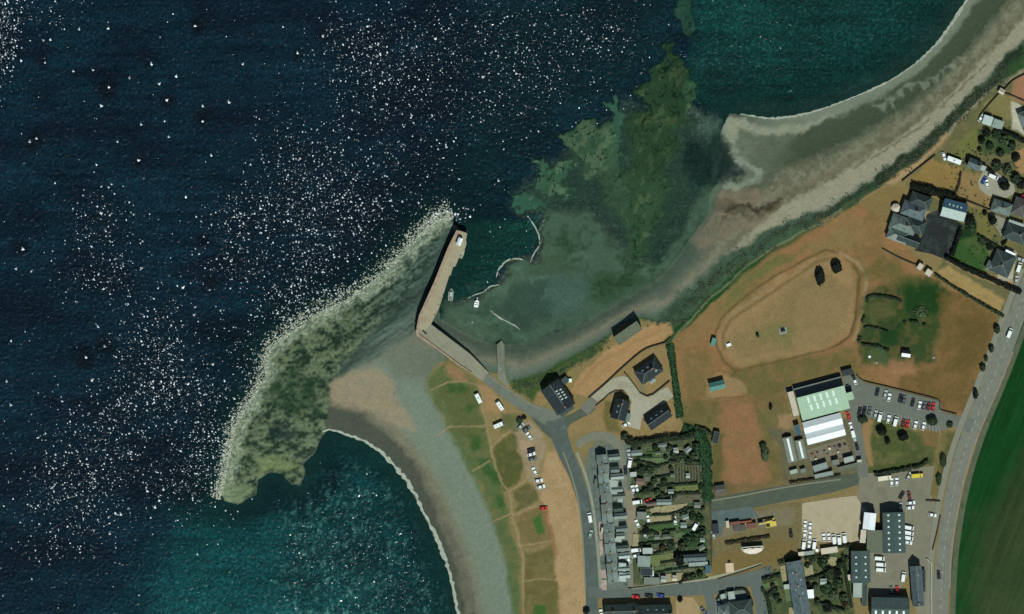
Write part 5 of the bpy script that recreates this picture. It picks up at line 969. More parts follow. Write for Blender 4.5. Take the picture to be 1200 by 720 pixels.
for px, py, r, ry, h, kd, lab in ((903, 477, 2, 4, 2, 'black', 'narrow black bush alone in the grass west of the hall'), (894, 523, 4, 5, 2.2, 'dark', 'dark bush at the head of a green mound west of the greenhouses'), (896.5, 533, 5, 9, 1.6, 'mid', 'green leafy mound west of the greenhouses'), (887.7, 393, 2, 3, 1.6, 'dark', 'small dark bush west of the park monument'), (1083, 381, 2.6, 2, 1.6, 'dark', 'small dark bush east of the short hedge in deep grass'), (1060, 378, 2, 2, 1.4, 'dark', 'tiny dark bush west of the short hedge in deep grass'), (1079, 366, 8, 6, 1.2, 'mid', 'spreading pale green bush on the deep green grass'),
                                  (1168, 386, 4, 6, 2.6, 'dark', 'dark roadside shrub, northernmost by the parked van'), (1161.5, 409, 3, 5, 2.4, 'dark', 'roadside shrub, second from the north on the park edge'), (1155.5, 421, 2.6, 3.5, 2.2, 'mid', 'small roadside shrub, third from the north on the park edge'), (1151.5, 431, 3.5, 5, 2.4, 'dark', 'roadside shrub, fourth from the north on the park edge'), (1143, 462, 3, 6, 2.6, 'black', 'dark roadside shrub, southernmost on the park edge'), (1113, 498, 4, 3.5, 2, 'dark', 'low bush at the mouth of the hall drive'),
                                  (687, 716, 4, 4, 2.4, 'black', 'black bush on the dry grass by the southern sea-front'), (1105, 540, 4, 9, 1.8, 'dark', 'long dark bush in the verge strip, northern one'), (1100, 562, 3.4, 8, 1.8, 'dark', 'long dark bush in the verge strip, southern one'), (609, 493, 4, 4, 1.8, 'dark', 'dark bush beside the parked cars near the square'), (614, 489.5, 3, 2.4, 1.6, 'black', 'small black bush at the square edge'), (636, 500, 1.5, 1.5, .9, 'brown', 'tiny brown bush'), (797, 703, 3.2, 3, 2.4, 'black', 'black bush in the bare garden by the south street'), (1110, 500, 3, 2, 1.2, 'brown', 'x')):
    if lab != 'x' and px != 636: shrub(px, py, r, h, lab, kind=kd, ry=ry)
hedge([(1024, 556), (1050, 552), (1075, 547), (1088, 540)], 5, 2.2, 'dark clipped hedge between the hall lawn and works yard', kind='dark')
hedge([(850, 637), (868, 634), (885, 631.5), (902, 628.5)], 4, 1.2, 'long low dark hedge on the show ground', kind='brown')
hedge([(925, 566), (950, 562), (985, 557)], 3, 1.2, 'low brown hedge along the yard street south of the sheds', kind='brown')
# ---- park things
e = empty('bus_shelter', T(836, 401), 75, 'small teal roofed shelter at the west end of the track loop', 'shelter'); parts_house(e, 3.6, 1.8, 2.2, .3, teal, block, 'mono', over=.1)
house('pavilion', 'teal roofed pavilion south of the track loop', 'pavilion', 840, 452, 17, 8.5, 14, 3.4, 1.3, teal, stone, 'gable', over=.3)
house('garden_shed', 'small white and dark shed on the green plot edge', 'shed', 1061.5, 414.5, 9, 7, -8, 2.4, 1.2, slate_blk, harl, 'gable', roof2=sheetwhite, ridge=False)
e = empty('monument', T(917.5, 388), 12, 'dark stone monument on a pale ring inside the track loop', 'monument'); MB().box(-1.8, 1.8, -1.5, 1.5, 0, .25).build('plinth', conc_grey, e); MB().box(-1.1, 1.1, -.45, .45, .25, 1.9, .15, .1).build('stone', MATS['dark_iron'], e)
e = empty('information_board', T(854, 404), 20, 'white information board on the grass inside the track loop', 'sign'); MB().box(-.9, .9, -.08, .08, .9, 2).build('panel', whitem, e); [MB().box(x-.05, x+.05, -.05, .05, 0, 1.9).build('post', bark, e) for x in (-.8, .8)]; MB().box(-1.1, 1.1, -.8, .8, 0, .1).build('base', whitem, e)
house('container', 'dark blue steel container on the rough grass west of the greenhouses', 'container', 839, 513, 14, 7, 78, 2.6, 0, slate_blk, slate_blk, 'flat', over=.02)
house('garden_shed', 'square dark hut at the west end of the rough field', 'shed', 844, 574, 11, 10, 8, 2.4, .8, slate_br, stone, 'gable')
for k, (px, py, lab) in enumerate(((1019, 418, 'small white stone at the south edge of the green plot'), (1027, 425, 'pale stone south of the green plot, near the car park'), (1094, 419, 'lone pale stone east of the white shed'))):
    o = MB().cyl(0, 0, .8, 0, .7, 8, .45).build('boulder', whitem if k == 0 else conc_grey); o.location = T(px, py); tag(o, lab, 'boulder')
for k, (px, py) in enumerate(((1070, 314), (1087, 320))): house('garden_hut', ['pale flat hut at the south corner of the black yard, western one', 'pale flat hut at the south corner of the black yard, eastern one'][k], 'hut', px+8-7*k, py-1+k, 5.5-.5*k+2*k, 7, -35, 2.4, 0, buff, harl, 'flat')
# ---- pier head
e = empty('harbour_hut', T(538.5, 283.5, 5), 68, 'white hut standing on the head of the pier', 'hut'); parts_house(e, 3.4, 2.0, 2.3, .7, sheetwhite, harl, 'gable', over=.1, ridge=False)
def boat(px, py, ang, L, W, label, hullm, deckm, cabin=True, z=0.1):
    e = empty('boat', T(px, py, z), ang, label, 'boat', 'boats in the little harbour'); xs = [-L/2, -L/4, 0, L/4, L*.42, L/2]; ws = [.8, .97, 1, .88, .45, .05]
    ring = lambda z, k: [(x, -W/2*q*k, z) for x, q in zip(xs, ws)]+[(x, W/2*q*k, z) for x, q in zip(xs[::-1], ws[::-1])]
    MB().loft([ring(-.5, .6), ring(.2, .95), ring(.75, 1)]).build('hull', hullm, e); MB().loft([ring(.70, .84), ring(.79, .84)]).build('deck', deckm, e)
    if cabin: c_ = MB().box(-L*.12, L*.22, -W*.28, W*.28, .78, 2., .12, .1).build('cabin', whitem, e); MB().box(-L*.10, L*.2, -W*.24, W*.24, 2., 2.06).build('cabin_roof', hullm, c_); MB().cyl(-L*.2, 0, .05, .78, 4.2, 6).build('mast', MATS['dark_iron'], e)
    else: [MB().box(x-.15, x+.15, -W*.4, W*.4, .78, .84).build('thwart', bark, e) for x in (-L*.15, L*.12)]
    return e
boat(542.5, 288, 70, 6.4, 2.6, 'cream boat moored beside the white hut at the pier head', buff, conc_grey); boat(540.8, 296, 72, 5.6, 2.5, 'second cream boat moored astern of the first at the pier head', buff, conc_grey)
boat(528.3, 345.5, 84, 6.0, 2.4, 'grey boat lying aground close to the inner side of the pier', paint_c['silver'], felt_grey); boat(558.5, 356, 78, 3.6, 2.2, 'small bright white boat alone on the harbour mud', paint_c['white'], whitem, False)
# ---- sea-front vehicles
sf = 'vehicles parked on the sea-front green'
park('caravan', 'white', 560.5, 466.8, 116, 'long white caravan on the grass edge, nearest the pier', sf, ZL+.02, 1.0); park('motorhome', 'white', 585.4, 475.2, 124, 'white motorhome between the pier road and sandy path', sf, ZL+.02, .95); park('motorhome', 'white', 584.8, 498, 24, 'white motorhome turned across the grass south of the other', sf, ZL+.02, .95)
for k_, c_, x, y_, a, lab in (('car', 'silver', 610.5, 499.5, 48, 'silver car beside a dark bush near the square'), ('car', 'grey', 617, 503, 32, 'dark grey car between silver and white cars near the square'), ('car', 'white', 620.3, 511, 128, 'white car on bare earth near the square'), ('car', 'black', 622.5, 527.6, 15, 'black car, northern of two dark ones on the green'), ('car', 'white', 622.6, 532.6, 15, 'white car squeezed between two dark cars'), ('car', 'grey', 624, 537.8, 15, 'dark grey car just south of the squeezed white car'),
                           ('car', 'white', 626.6, 552.3, 115, 'white car alone in the middle of the sea-front row'), ('car', 'white', 631.2, 563.4, 8, 'white car, northern one of a close pair on the green'), ('car', 'white', 634, 570.6, 14, 'white car, southern one of a close pair on the green'), ('car', 'red', 637, 595.6, 5, 'red car alone at the south end of the sea-front row')):
    park(k_, c_, x, y_, a, lab, sf, ZL+.02)
park('van', 'white', 691.3, 606.8, 100, 'white van driving along the sea-front street'); park('car', 'green', 692, 626, 75, 'pale green car on the sea-front street below the van'); park('car', 'white', 704.5, 719, 100, 'white car at the foot of the sea-front street'); park('car', 'white', 733.8, 497.6, 30, 'white car outside the house in the drive bend'); 
# ---- hall car park
cg = 'cars in the hall car park'
up = [('black', 1028, 459.5), ('silver', 1037.5, 462), ('white', 1041.8, 466), ('black', 1055, 467.2), ('grey', 1059.5, 468.6), ('black', 1069.5, 472), ('white', 1077.5, 475.2), ('grey', 1082.8, 475.8), ('maroon', 1088, 476.2), ('red', 1093.3, 476.8)]
for i, (c_, x, y_) in enumerate(up): park('car', c_, x, y_, 76, f'{c_} car, {ORD[i]} from the west in the upper row of the car park', cg)
lo_ = [('black', 1007.3, 482.2), ('black', 1012.8, 481.6), ('grey', 1018.8, 482), ('silver', 1026, 485.8), ('white', 1031, 488.8), ('white', 1041, 491.4), ('white', 1049.3, 494), ('maroon', 1058.5, 496), ('red', 1063.4, 497.2), ('white', 1072.6, 498.4), ('white', 1082.2, 499.6)]
for i, (c_, x, y_) in enumerate(lo_): park('van' if i in (4, 6) else 'car', c_, x, y_, 76, f"{c_} {'van' if i in (4, 6) else 'car'}, {ORD[i]} from the west in the lower row of the car park", cg)
park('car', 'white', 1001.5, 446.3, 110, 'white car by the bin store at the car park entrance corner', cg); park('car', 'black', 999.8, 441.5, 110, 'black car behind a white one beside the bin store', cg); park('car', 'black', 993.5, 456, 100, 'black car against the green porch of the hall', cg)
for c_, x, y_, kd, lab in (('red', 994.2, 487.5, 'car', 'red car, northernmost along the east wall of the hall'), ('white', 997, 499.5, 'car', 'white car, second along the east wall of the hall'), ('white', 999.3, 507.5, 'van', 'white van, third along the east wall of the hall'), ('silver', 1001.5, 514.5, 'car', 'silver car, fourth along the east wall of the hall'), ('black', 1004, 523, 'car', 'black car, southernmost along the east wall of the hall')): park(kd, c_, x, y_, 105, lab, 'cars along the hall wall')
park('van', 'white', 1183, 390.5, 68, 'white van driving north on the main road'); park('car', 'black', 1100, 674, 95, 'black car driving on the main road by the forecourt'); park('car', 'white', 1092.6, 603.6, -12, 'white car leaving the works yard toward the main road')
# ---- vehicle compounds
vg = 'vehicles in the gravel compound'
for i, (x, y_, kd) in enumerate(((943.3, 615.2, 'car'), (949, 617.6, 'car'), (942.9, 626, 'car'), (949, 628.3, 'car'), (941.8, 638, 'van'), (948, 639, 'car'), (954.2, 638, 'van'))): park(kd, 'white', x, y_, 83, ['white car, most northerly in the west compound', 'white car, second down in the west compound', 'white car, west one of the middle pair in the compound', 'white car, east one of the middle pair in the compound', 'white van, west one of three along the compound hedge', 'white car, middle one of three along the compound hedge', 'white van, east one of three along the compound hedge'][i], vg)
for i, (x, y_) in enumerate(((965.4, 630.2), (971.2, 630), (977.2, 632), (983.2, 632.6), (989.4, 630.6))): park('van' if i > 1 else 'car', 'white', x, y_, 97, f"white {'van' if i > 1 else 'car'}, {ORD[i]} from the west in the row of five", vg)
for i, y_ in enumerate((618.6, 624.8, 630.6, 636)): park('car' if i == 3 else 'van', 'white', 1065-i*.3, y_, -10, f"white {'car' if i == 3 else 'van'}, {ORD[i]} from the north beside the long dark works", 'vans beside the dark works')
for i, (x, y_) in enumerate(((1030.6, 654.6), (1032.2, 661.8), (1032.2, 668))): park('van', 'white', x, y_, -4, f'white van, {ORD[i]} of three in the middle of the works yard', 'vans in the works yard')
park('van', 'white', 1058.4, 676, 82, 'white van beside the roadside chapel house'); park('car', 'grey', 1044.6, 692, 100, 'grey car beside a red one behind the skylit works'); park('car', 'red', 1051.4, 691.6, 95, 'red car parked behind the skylit works')
for c_, x, y_, a, lab in (('black', 1056.6, 580.6, 60, 'black car, northernmost of the yard cluster'), ('maroon', 1065.4, 581, 100, 'dark red car in the yard cluster'), ('white', 1067.6, 589.4, 8, 'white car, easternmost of the yard cluster'), ('white', 1066.4, 595.2, 5, 'white car, southernmost of the yard cluster'), ('silver', 1055.4, 594, 90, 'silver car by the corner of the dark works')): park('car', c_, x, y_, a, lab, 'cars clustered in the works yard')
park('car', 'white', 1044.8, 565.2, 90, 'white car, west of two below the clipped hedge', 'cars below the hedge'); park('car', 'white', 1050.8, 564.8, 90, 'white car, east of two below the clipped hedge', 'cars below the hedge')
park('lorry', 'cream', 1036.6, 560.5, 8, 'long cream lorry under the clipped hedge'); park('lorry', 'yellow', 1074.8, 557.6, 6, 'yellow lorry beside the clipped hedge end', s=.85); park('car', 'silver', 1065, 558, 60, 'silver car between two lorries by the hedge')
# ---- lanes and gardens
for c_, kd, x, y_, a, lab in (('silver', 'car', 736.8, 531.8, 95, 'silver car beside the northernmost pale shed'), ('white', 'van', 738, 542.4, 80, 'bright white van in the back lane'), ('black', 'car', 733, 551.6, 95, 'black car on the bend of the back lane'), ('white', 'car', 741.8, 573.6, 105, 'white car, west one of a pair in the lane yard'), ('white', 'car', 746.4, 573.2, 105, 'white car, east one of a pair in the lane yard'), ('white', 'van', 746.8, 588.6, 8, 'white van beside the red shed yard'), ('red', 'car', 759.5, 586.6, 20, 'red car in the pink paved yard'), ('white', 'car', 747, 613.8, 115, 'white car at the lane edge below the flat garage'), ('silver', 'car', 755, 627.2, 150, 'silver car among dark garden shrubs'), ('white', 'van', 745.2, 644.8, 5, 'white van, north of three by the lane mouth'), ('white', 'car', 745, 651.4, 15, 'white car, middle of three by the lane mouth'), ('white', 'car', 736, 655.5, 130, 'white car, west of three by the lane mouth'), ('white', 'van', 763.6, 670.8, 97, 'white van beside the black garage roof'),
                           ('white', 'car', 759.6, 609, 105, 'white car tucked beside the flat garage'), ('white', 'car', 791, 610.2, 100, 'white car at the end of the dry garden'), ('white', 'van', 815, 616.5, 60, 'white van on pink ground at the garden back gate'), ('red', 'car', 745.4, 699.6, 175, 'red car, westernmost on the south street'), ('black', 'car', 760.4, 698.4, 172, 'black car, middle one on the south street'), ('blue', 'car', 774, 698, 174, 'dark blue car, easternmost on the south street'), ('grey', 'car', 824.5, 716, 125, 'grey car by the bare garden on the side street'), ('silver', 'car', 836, 627, 110, 'silver car at the corner of the old yard')):
    park(kd, c_, x, y_, a, lab)
# ---- yard with containers, crane and show ground
cont = mat('container_rust', (120, 78, 62), .8, .2, 1.5, spots=(88, 70, 60)); conty = mat('container_yellow', (206, 182, 84), .7, .1, 2)
def container(px, py, l, w, ang, h, m_, label):
    e = empty('shipping_container', T(px, py), ang, label, 'container', 'containers in the old yard'); L, W = l*SC/2, w*SC/2
    MB().box(-L, L, -W, W, 0, h).build('box', m_, e); mb = MB()
    for q in range(int(2*L/.5)): mb.box(-L+.15+q*.5, -L+.35+q*.5, -W+.05, W-.05, h, h+.06)
    mb.build('ribbed_roof', m_, e); MB().box(L, L+.06, -W*.9, W*.9, .15, h-.1).build('door', MATS['dark_iron'], e)
container(866.5, 618.6, 14, 7, 6, 2.6, slate_br, 'long dark brown container at the middle of the old yard'); container(881, 616, 11, 6, 8, 2.4, cont, 'pink rusty container east of the dark brown one'); container(861, 613.4, 12, 4, 8, 2.4, cont, 'rusty container behind the dark brown one'); container(852.5, 614.5, 3.5, 8, 8, 2.2, buff, 'narrow cream container at the west end of the row'); container(838.3, 619.5, 7, 12, 3, 2.6, slate_blk, 'dark container at the west wall of the old yard'); container(873, 612.2, 16, 3, 8, 1.6, rust, 'low rusty skip along the back of the container row')
o = park('car', 'white', 868.8, 613.6, 5, 'small white car wedged between containers')
e = empty('crane', T(903.5, 614.5), 12, 'yellow mobile crane at the east end of the container row', 'crane'); MB().box(-2.6, 2.4, -1.2, 1.2, .7, 1.5).build('chassis', conty, e); MB().box(.7, 2.2, -1.1, 1.1, 1.5, 3).build('cab', conty, e); MB().box(-5.8, 1.2, .9, 1.5, 3.1, 3.7).build('boom', conty, e); MB().box(-2.4, -.6, -.9, .9, 1.5, 2.4).build('counterweight', MATS['dark_iron'], e)
for x in (-1.8, 1.7):
    for y_ in (-1.1, 1.1): MB().box(x-.5, x+.5, y_-.2, y_+.2, 0, 1.).build('wheel', tyre, e)
container(902, 609.6, 11, 3.5, 10, 1.8, conty, 'pale yellow skip behind the crane'); container(891.5, 614, 6, 5, 10, 1.6, paint_c['grey'], 'small grey skip between container row and crane')
e = empty('bandstand', T(882, 646), 4, 'pale fan shaped bandstand with folded roof on the show ground', 'bandstand')
for q in range(5):
    a0 = math.pi*(1.08+.84*q/5); a1 = math.pi*(1.08+.84*(q+1)/5); r0, r1 = 1.0, 5.2; mb = MB(); am = (a0+a1)/2
    p = lambda a, r_, z: (r_*1.0*math.cos(a), r_*.62*math.sin(a)+1.9, z)
    mb.loft([[p(a0, r0, 3.4), p(a0, r1, 2.6), p(am, r1, 3.0), p(a1, r1, 2.6), p(a1, r0, 3.4), p(am, r0, 3.7)], [p(a0, r0, 3.52), p(a0, r1, 2.72), p(am, r1, 3.12), p(a1, r1, 2.72), p(a1, r0, 3.52), p(am, r0, 3.82)]]); mb.build('roof_panel', mat('bandstand_canvas', (226, 206, 190), .8, .06, 1), e)
    MB().cyl(*p(am, 4.9, 0)[:2], .1, .2, 2.8, 8).build('column', harl, e)
MB().prism([(5.6*math.cos(math.pi*(1+q/12)), 3.6*math.sin(math.pi*(1+q/12))+2, ) for q in range(13)], 0, .25).build('stage', conc_grey, e); MB().box(-5, 5, 2.0, 2.3, .1, 3.4).build('back_wall', harl, e)
e = empty('concrete_base', T(855, 665.5), 4, 'pale concrete plinth with a small dark hatch on the show ground', 'plinth'); MB().box(-1.9, 1.9, -2.2, 2.2, 0, .5).build('slab', mat('plinth_concrete', (206, 178, 152), .9, .12, 1), e); MB().box(-.6, .6, 2.2, 3, 0, 1.2).build('hatch', MATS['dark_iron'], e)
o = park('car', 'black', 926.8, 625.3, 95, 'black car alone on the show ground edge')
# ---- works
sk = dict(lmat=skyl)
house('works', 'long dark sheet roofed works with two rows of skylights', 'factory', 1046.8, 624, 47, 25.5, 91.5, 6.4, 1.6, asb, block, over=.1, ridge=False, lights=[(-.86+.29*k, s_*.5) for k in range(7) for s_ in (-1, 1)], lsize=(.8, .9), **sk)
house('works_annex', 'low green grey flat roof joining the dark works to the white one', 'factory', 1024.8, 634.3, 19, 26, -1, 5.2, 0, felt_green, block, 'flat', over=.05)
house('white_store', 'tall white roofed store at the edge of the gravel yard', 'store', 1018, 610.5, 19.5, 14, 84, 6.6, 1.0, sheetwhite, block, over=.05, ridge=False)
house('white_store_lean_to', 'narrow cream lean-to below the white roofed store', 'store', 1011, 628.5, 15, 6.5, 84, 3.6, .5, buff, block, 'mono', over=.05)
house('workshop', 'dark sheet roofed workshop beside the back gardens of the works yard', 'factory', 1008, 664, 37, 22, 91, 5.4, 1.6, asb, block, over=.1, ridge=False, lights=[(-.65+.42*k, s_*.5) for k in range(4) for s_ in (-1, 1)], lsize=(.7, .8), **sk)
house('workshop_annex', 'pale flat roof at the south end of the dark workshop', 'store', 1004.5, 691.5, 10.5, 18, -1, 3.4, 0, felt_pale, block, 'flat', over=.05)
house('workshop_annex', 'narrow dark grey roof beside the pale flat annex', 'store', 1013, 696, 6, 28, -1, 3.2, 0, slate_dk, block, 'flat', over=.05)
house('works', 'dark sheet roofed works with five slanting skylights at the southern frame', 'factory', 1042.5, 713, 44, 26, -1, 6.2, 2.2, asb, block, over=.1, ridge=False, lights=[(-.78+.37*k, -.35) for k in range(5)], lsize=(.9, 2.0), **sk)
house('works_lean_to', 'grey lean-to strip behind the skylit southern works', 'store', 1052, 700.2, 22, 3.4, -2, 3, .3, slate_lt, block, 'mono', over=.02)
house('roadside_house', 'narrow blue slate house with tall gable beside the main road', 'house', 1074, 686.5, 46, 12.5, 94, 4.6, 3.6, slate_blue, harl, 'gable', chim=(-.9,), lights=[(.55, -.3)])
for k in range(4): house('forecourt_shed', f'small dark shed, {ORD[k]} from the north on the forecourt beside the roadside house', 'shed', 1081.5, 671+k*6.4, 4, 5, 0, 2, .4, slate_blk, harl, 'mono', group='sheds on the forecourt')
house('bungalow_terrace', 'long grey slate block with chimneys south of the show ground', 'house', 935, 689, 63, 18, -80.5+.0, 4.6, 3.0, slate_blue, harl, 'gable', chim=(-.55, -.1, .35), lights=[(-.3, .5), (.05, -.4), (.2, .45), (-.6, -.4)])
house('garden_shed', 'bright white roofed shed east of the long slate block', 'shed', 949, 696, 7.5, 9, 4, 2.4, .5, sheetwhite, harl, 'mono')
house('garden_shed', 'small pale shed amid the gardens east of the long slate block', 'shed', 964.5, 681.5, 6.5, 5.5, 2, 2.3, .5, felt_pale, harl, 'gable')
for px, py, l, w, h, mm, lab in ((948, 648, 11, 4, 2.2, slate_lt, 'pale green shed behind the compound hedge'), (971.5, 645, 19, 6.5, 2.4, buff, 'long buff shed south of the row of five vans'), (939, 649, 7, 4, 2, buff, 'small cream shed west of the pale green one'), (921.5, 687.5, 6, 5, 2.3, felt_pale, 'small pale store west of the long slate block'), (996, 676.5, 5, 6, 2.3, buff, 'small cream hut against the dark workshop')):
    house('store', lab, 'store', px, py, l, w, 8, h, .3, mm, harl, 'mono', over=.1)
o = MB().cyl(0, 0, .9, 0, 1.6, 12, .75).build('tank', whitem); o.location = T(957.3, 645); tag(o, 'round white tank between two sheds behind the compound', 'tank')
# ---- south edge houses and the court
house('house', 'dark slate house at the southern frame beside a pale yard', 'house', 728, 716, 38, 15, 2, 4.6, 2.6, slate_dk, harl, 'gable', chim=(.8, -.5)); sheet('pale_yard', [(734, 707), (744, 705), (746, 730), (736, 730)], mat('pale_yard_concrete', (160, 156, 130), .9, .1, .7))
house('house', 'long black slate house with green dormers at the southern frame', 'house', 767, 719, 40, 20, 1, 4.8, 3.2, slate_dk, harl, 'gable', chim=(.9,), lights=[(-.4, .5), (.1, .5), (.5, .5)])
house('garden_shed', 'pink roofed shed beside the southern slate house', 'shed', 713, 717, 6, 8, 0, 2.4, .4, brownroof, harl, 'mono')
house('court_house', 'dark flat roofed block inside the street loop', 'house', 868, 714, 26, 20, 8, 4.6, 2.4, slate_dk, harl, 'hip'); house('court_house', 'small grey hipped house in the street loop beside pale paving', 'house', 848, 716, 12, 14, 8, 4.4, 2.4, slate, harl, 'hip')
house('court_garage', 'pale flat garage in the middle of the street loop court', 'garage', 857, 698.5, 7, 10, 8, 2.6, 0, felt_pale, harl, 'flat'); house('court_garage', 'small pale garage in the west of the street loop court', 'garage', 847, 699, 5, 5, 20, 2.4, 0, felt_pale, harl, 'flat'); park('car', 'white', 852.5, 707.5, 20, 'white car in the street loop court'); park('car', 'silver', 841.5, 707, 100, 'silver car against the hedge of the street loop court')
hedge([(840, 704), (846, 696), (858, 692), (872, 691), (878, 698), (882, 710)], 2.6, 1.6, 'dark hedge round the north side of the street loop court', kind='dark')
cg2 = 'shrubs in the gardens by the long slate block'
for pts, lab in (([(893, 680), (905, 676), (914, 674)], 'dark hedge south of the show ground street corner'), ([(912, 660), (925, 656), (940, 653)], 'black hedge at the north end of the long slate block'), ([(941, 680), (955, 677), (966, 673)], 'dark hedge across the gardens east of the slate block'), ([(942, 655), (958, 652), (972, 654)], 'deep green hedge below the compound sheds'), ([(987, 650), (990, 665), (994, 690), (998, 712)], 'ragged dark hedge beside the dark workshop'), ([(893, 690), (900, 705), (904, 730)], 'thin hedge along the side street gardens'), ([(962, 650), (978, 642), (996, 640)], 'dark hedge between compound and gardens'), ([(962, 708), (975, 712), (990, 715)], 'black hedge at the southern frame by the works')):
    hedge(pts, 4, 2, lab, kind='dark')
for px, py, r, h, kd in ((964, 660, 6, 3.4, 'hedge'), (972, 672, 8, 3.6, 'dark'), (980, 672, 6, 3.2, 'black'), (985, 662, 5, 3, 'dark'), (968, 690, 7, 3, 'hedge'), (976, 697, 6, 2.6, 'mid'), (982, 684, 6, 3, 'hedge'), (955, 688, 4, 2.4, 'mid'), (947, 686, 3, 2.2, 'black'), (958, 706, 4, 2.4, 'mid'), (970, 712, 6, 3, 'black'), (908, 692, 4, 2.4, 'dark'), (902, 698, 4, 2.2, 'mid'), (910, 700, 4, 2.4, 'dark'), (905, 686, 3, 2, 'brown'), (914, 706, 3, 2, 'mid'), (946, 663, 3, 2, 'dark'), (988, 700, 5, 2.6, 'mid'), (952, 658, 4, 2.4, 'mid'), (992, 655, 3, 2, 'mid'), (990, 708, 4, 2.4, 'brown'), (945, 712, 4, 2.4, 'dark')):
    shrub(px, py, r, h, {'dark': 'rounded dark shrub in the gardens by the long slate block', 'mid': 'mid green shrub in the gardens by the long slate block', 'hedge': 'deep green bushy shrub in the gardens by the long slate block', 'black': 'near black evergreen in the gardens by the long slate block', 'brown': 'brownish shrub in the gardens by the long slate block'}[kd], cg2, kd)
for k, pts in (('dry', [(942, 664), (952, 662), (954, 676), (944, 678)]), ('dry', [(967, 652), (980, 653), (982, 663), (968, 665)]), ('dry', [(914, 664), (920, 662), (922, 682), (917, 684)]), ('pale', [(919, 690), (926, 690), (928, 704), (921, 706)]), ('pale', [(894, 684), (910, 680), (912, 686), (896, 690)]), ('dry', [(924, 712), (934, 712), (936, 740), (926, 740)])): sheet('lawn', pts, lawn[k])
# ---- eastern estate
vg = empty('slate_villa', T(1064, 258), -20, 'big rambling slate house with several hipped roofs beside the black yard', 'house')
def at(o, px, py, ang):
    d = T(px, py)-Vector(o.location); c, s = math.cos(R(ang)), math.sin(R(ang)); return d.x*c+d.y*s, -d.x*s+d.y*c
for px, py, l, w, kd, rf in ((1078, 236, 24, 15, 'hip', slate_dk), (1070, 247, 27, 16, 'hip', slate_blue), (1058, 264, 30, 18, 'hip', slate), (1072, 265, 22, 16, 'hip', slate_dk), (1052, 276, 24, 14, 'hip', slate_lt), (1064, 281, 26, 12, 'gable', slate_dk)):
    u, v = at(vg, px, py, -20); parts_house(vg, l*SC, w*SC, 4.6-.3*(py > 260), 3+.2*(px > 1065)+.017*(py-240), rf, harl, kd, ox=u, oy=v, chim=(.3,) if l > 26 else ())
e = empty('gazebo', T(1049.5, 244), 0, 'round white gazebo on the seaward side of the slate house', 'gazebo'); MB().cyl(0, 0, 2.2, 0, .3, 14).build('base', harl, e); MB().cyl(0, 0, 2.1, 2.4, 3.4, 14, .3).build('roof', buff, e); [MB().cyl(1.8*math.cos(q*1.05), 1.8*math.sin(q*1.05), .08, .3, 2.5, 6).build('post', harl, e) for q in range(6)]
house('outbuilding', 'outbuilding with blue skylit north slope and glare painted south slope by the black yard', 'outbuilding', 1117.5, 246.5, 28, 21, -15, 4.4, 2.4, sheetblue, harl, 'gable', roof2=slate_pale, ridge=False, lights=[(-.5+.33*k, .45) for k in range(4)], lsize=(.7, .8), lmat=skyl, over=.1)  # sun glare on the south slope is put in as a paler roof material
hedge([(1068, 219), (1084, 222), (1100, 227), (1120, 231)], 9, 3.2, 'tall black hedge between the dry garden and slate house', kind='black', dens=11)
hedge([(1120, 226), (1124, 214), (1126, 202)], 2.4, 1.4, 'thin brown hedge down the middle of the dry gardens', kind='brown')
hedge([(1126, 270), (1121, 284), (1115, 300)], 5, 3.4, 'tall black hedge along the east side of the black yard', kind='black', dens=12)
e = park('caravan', 'white', 1118, 188.3, -20, 'long white static caravan in the garden by the coast path', s=1.15, sl=1.25); park('car', 'white', 1106.2, 183.2, -70, 'small white car at the nose of the static caravan')
es = 'houses of the eastern estate'
house('house', 'teal grey roofed house with white gable beside the static caravan', 'house', 1141.5, 193, 15, 10, -22, 3.4, 2.4, slate_blue, harl, 'gable', es, chim=(.8,)); house('house_wing', 'white flat roofed wing of the house by the caravan', 'house', 1151, 197.5, 7, 6, -22, 3, 0, felt_pale, harl, 'flat')
house('house', 'grey hipped house south of the turning yard', 'house', 1173, 243.5, 22, 14, -18, 3.6, 3, slate, harl, 'hip', es, chim=(.2,)); house('house', 'brown grey hipped house at the eastern frame by the turning yard', 'house', 1195, 243, 16, 20, -18, 3.6, 3, slate_br, harl, 'hip', es); house('house', 'dark hipped house with pale flat rear by the estate lane', 'house', 1190, 274, 26, 18, -20, 3.6, 3, slate_dk, harl, 'hip', es, chim=(.4,))
house('house', 'dark slate hipped house beside the walled green garden', 'house', 1174, 309, 26, 24, 66, 3.8, 3.2, slate_dk, harl, 'hip', es, chim=(-.2,)); house('bay_window', 'rounded slate bay on the west side of the dark hipped house', 'bay', 1160.5, 312, 10, 9, 66, 3.2, 1.6, slate, harl, 'hip'); house('house', 'grey roofed house with pale terrace at the north eastern frame', 'house', 1204, 141, 22, 18, -70, 3.8, 3, slate, harl, 'hip', es)
house('garden_shed', 'pale blue grey shed, western of a pair under the coast path wall', 'shed', 1157, 141.5, 10, 9.5, -18, 2.5, .5, slate_pale, harl, 'mono'); house('garden_shed', 'pale blue grey shed, eastern of a pair under the coast path wall', 'shed', 1169, 146, 11, 9, -18, 2.5, .5, slate_lt, harl, 'mono'); park('car', 'white', 1149.6, 138.4, 55, 'white car beside the western pale shed')
house('summer_house', 'cream hut at the bend of the coast path wall', 'hut', 1173.5, 107.5, 6, 5, -30, 2.4, .6, buff, harl, 'gable')
house('house_wing', 'pale flat roof at the rear of the dark hipped house by the lane', 'house', 1190, 263.5, 18, 6, -18, 2.8, 0, felt_pale, harl, 'flat'); house('house_wing', 'white conservatory beside the gravel drive', 'conservatory', 1183, 297.5, 11, 4, -25, 2.6, .5, sheetwhite, harl, 'mono')
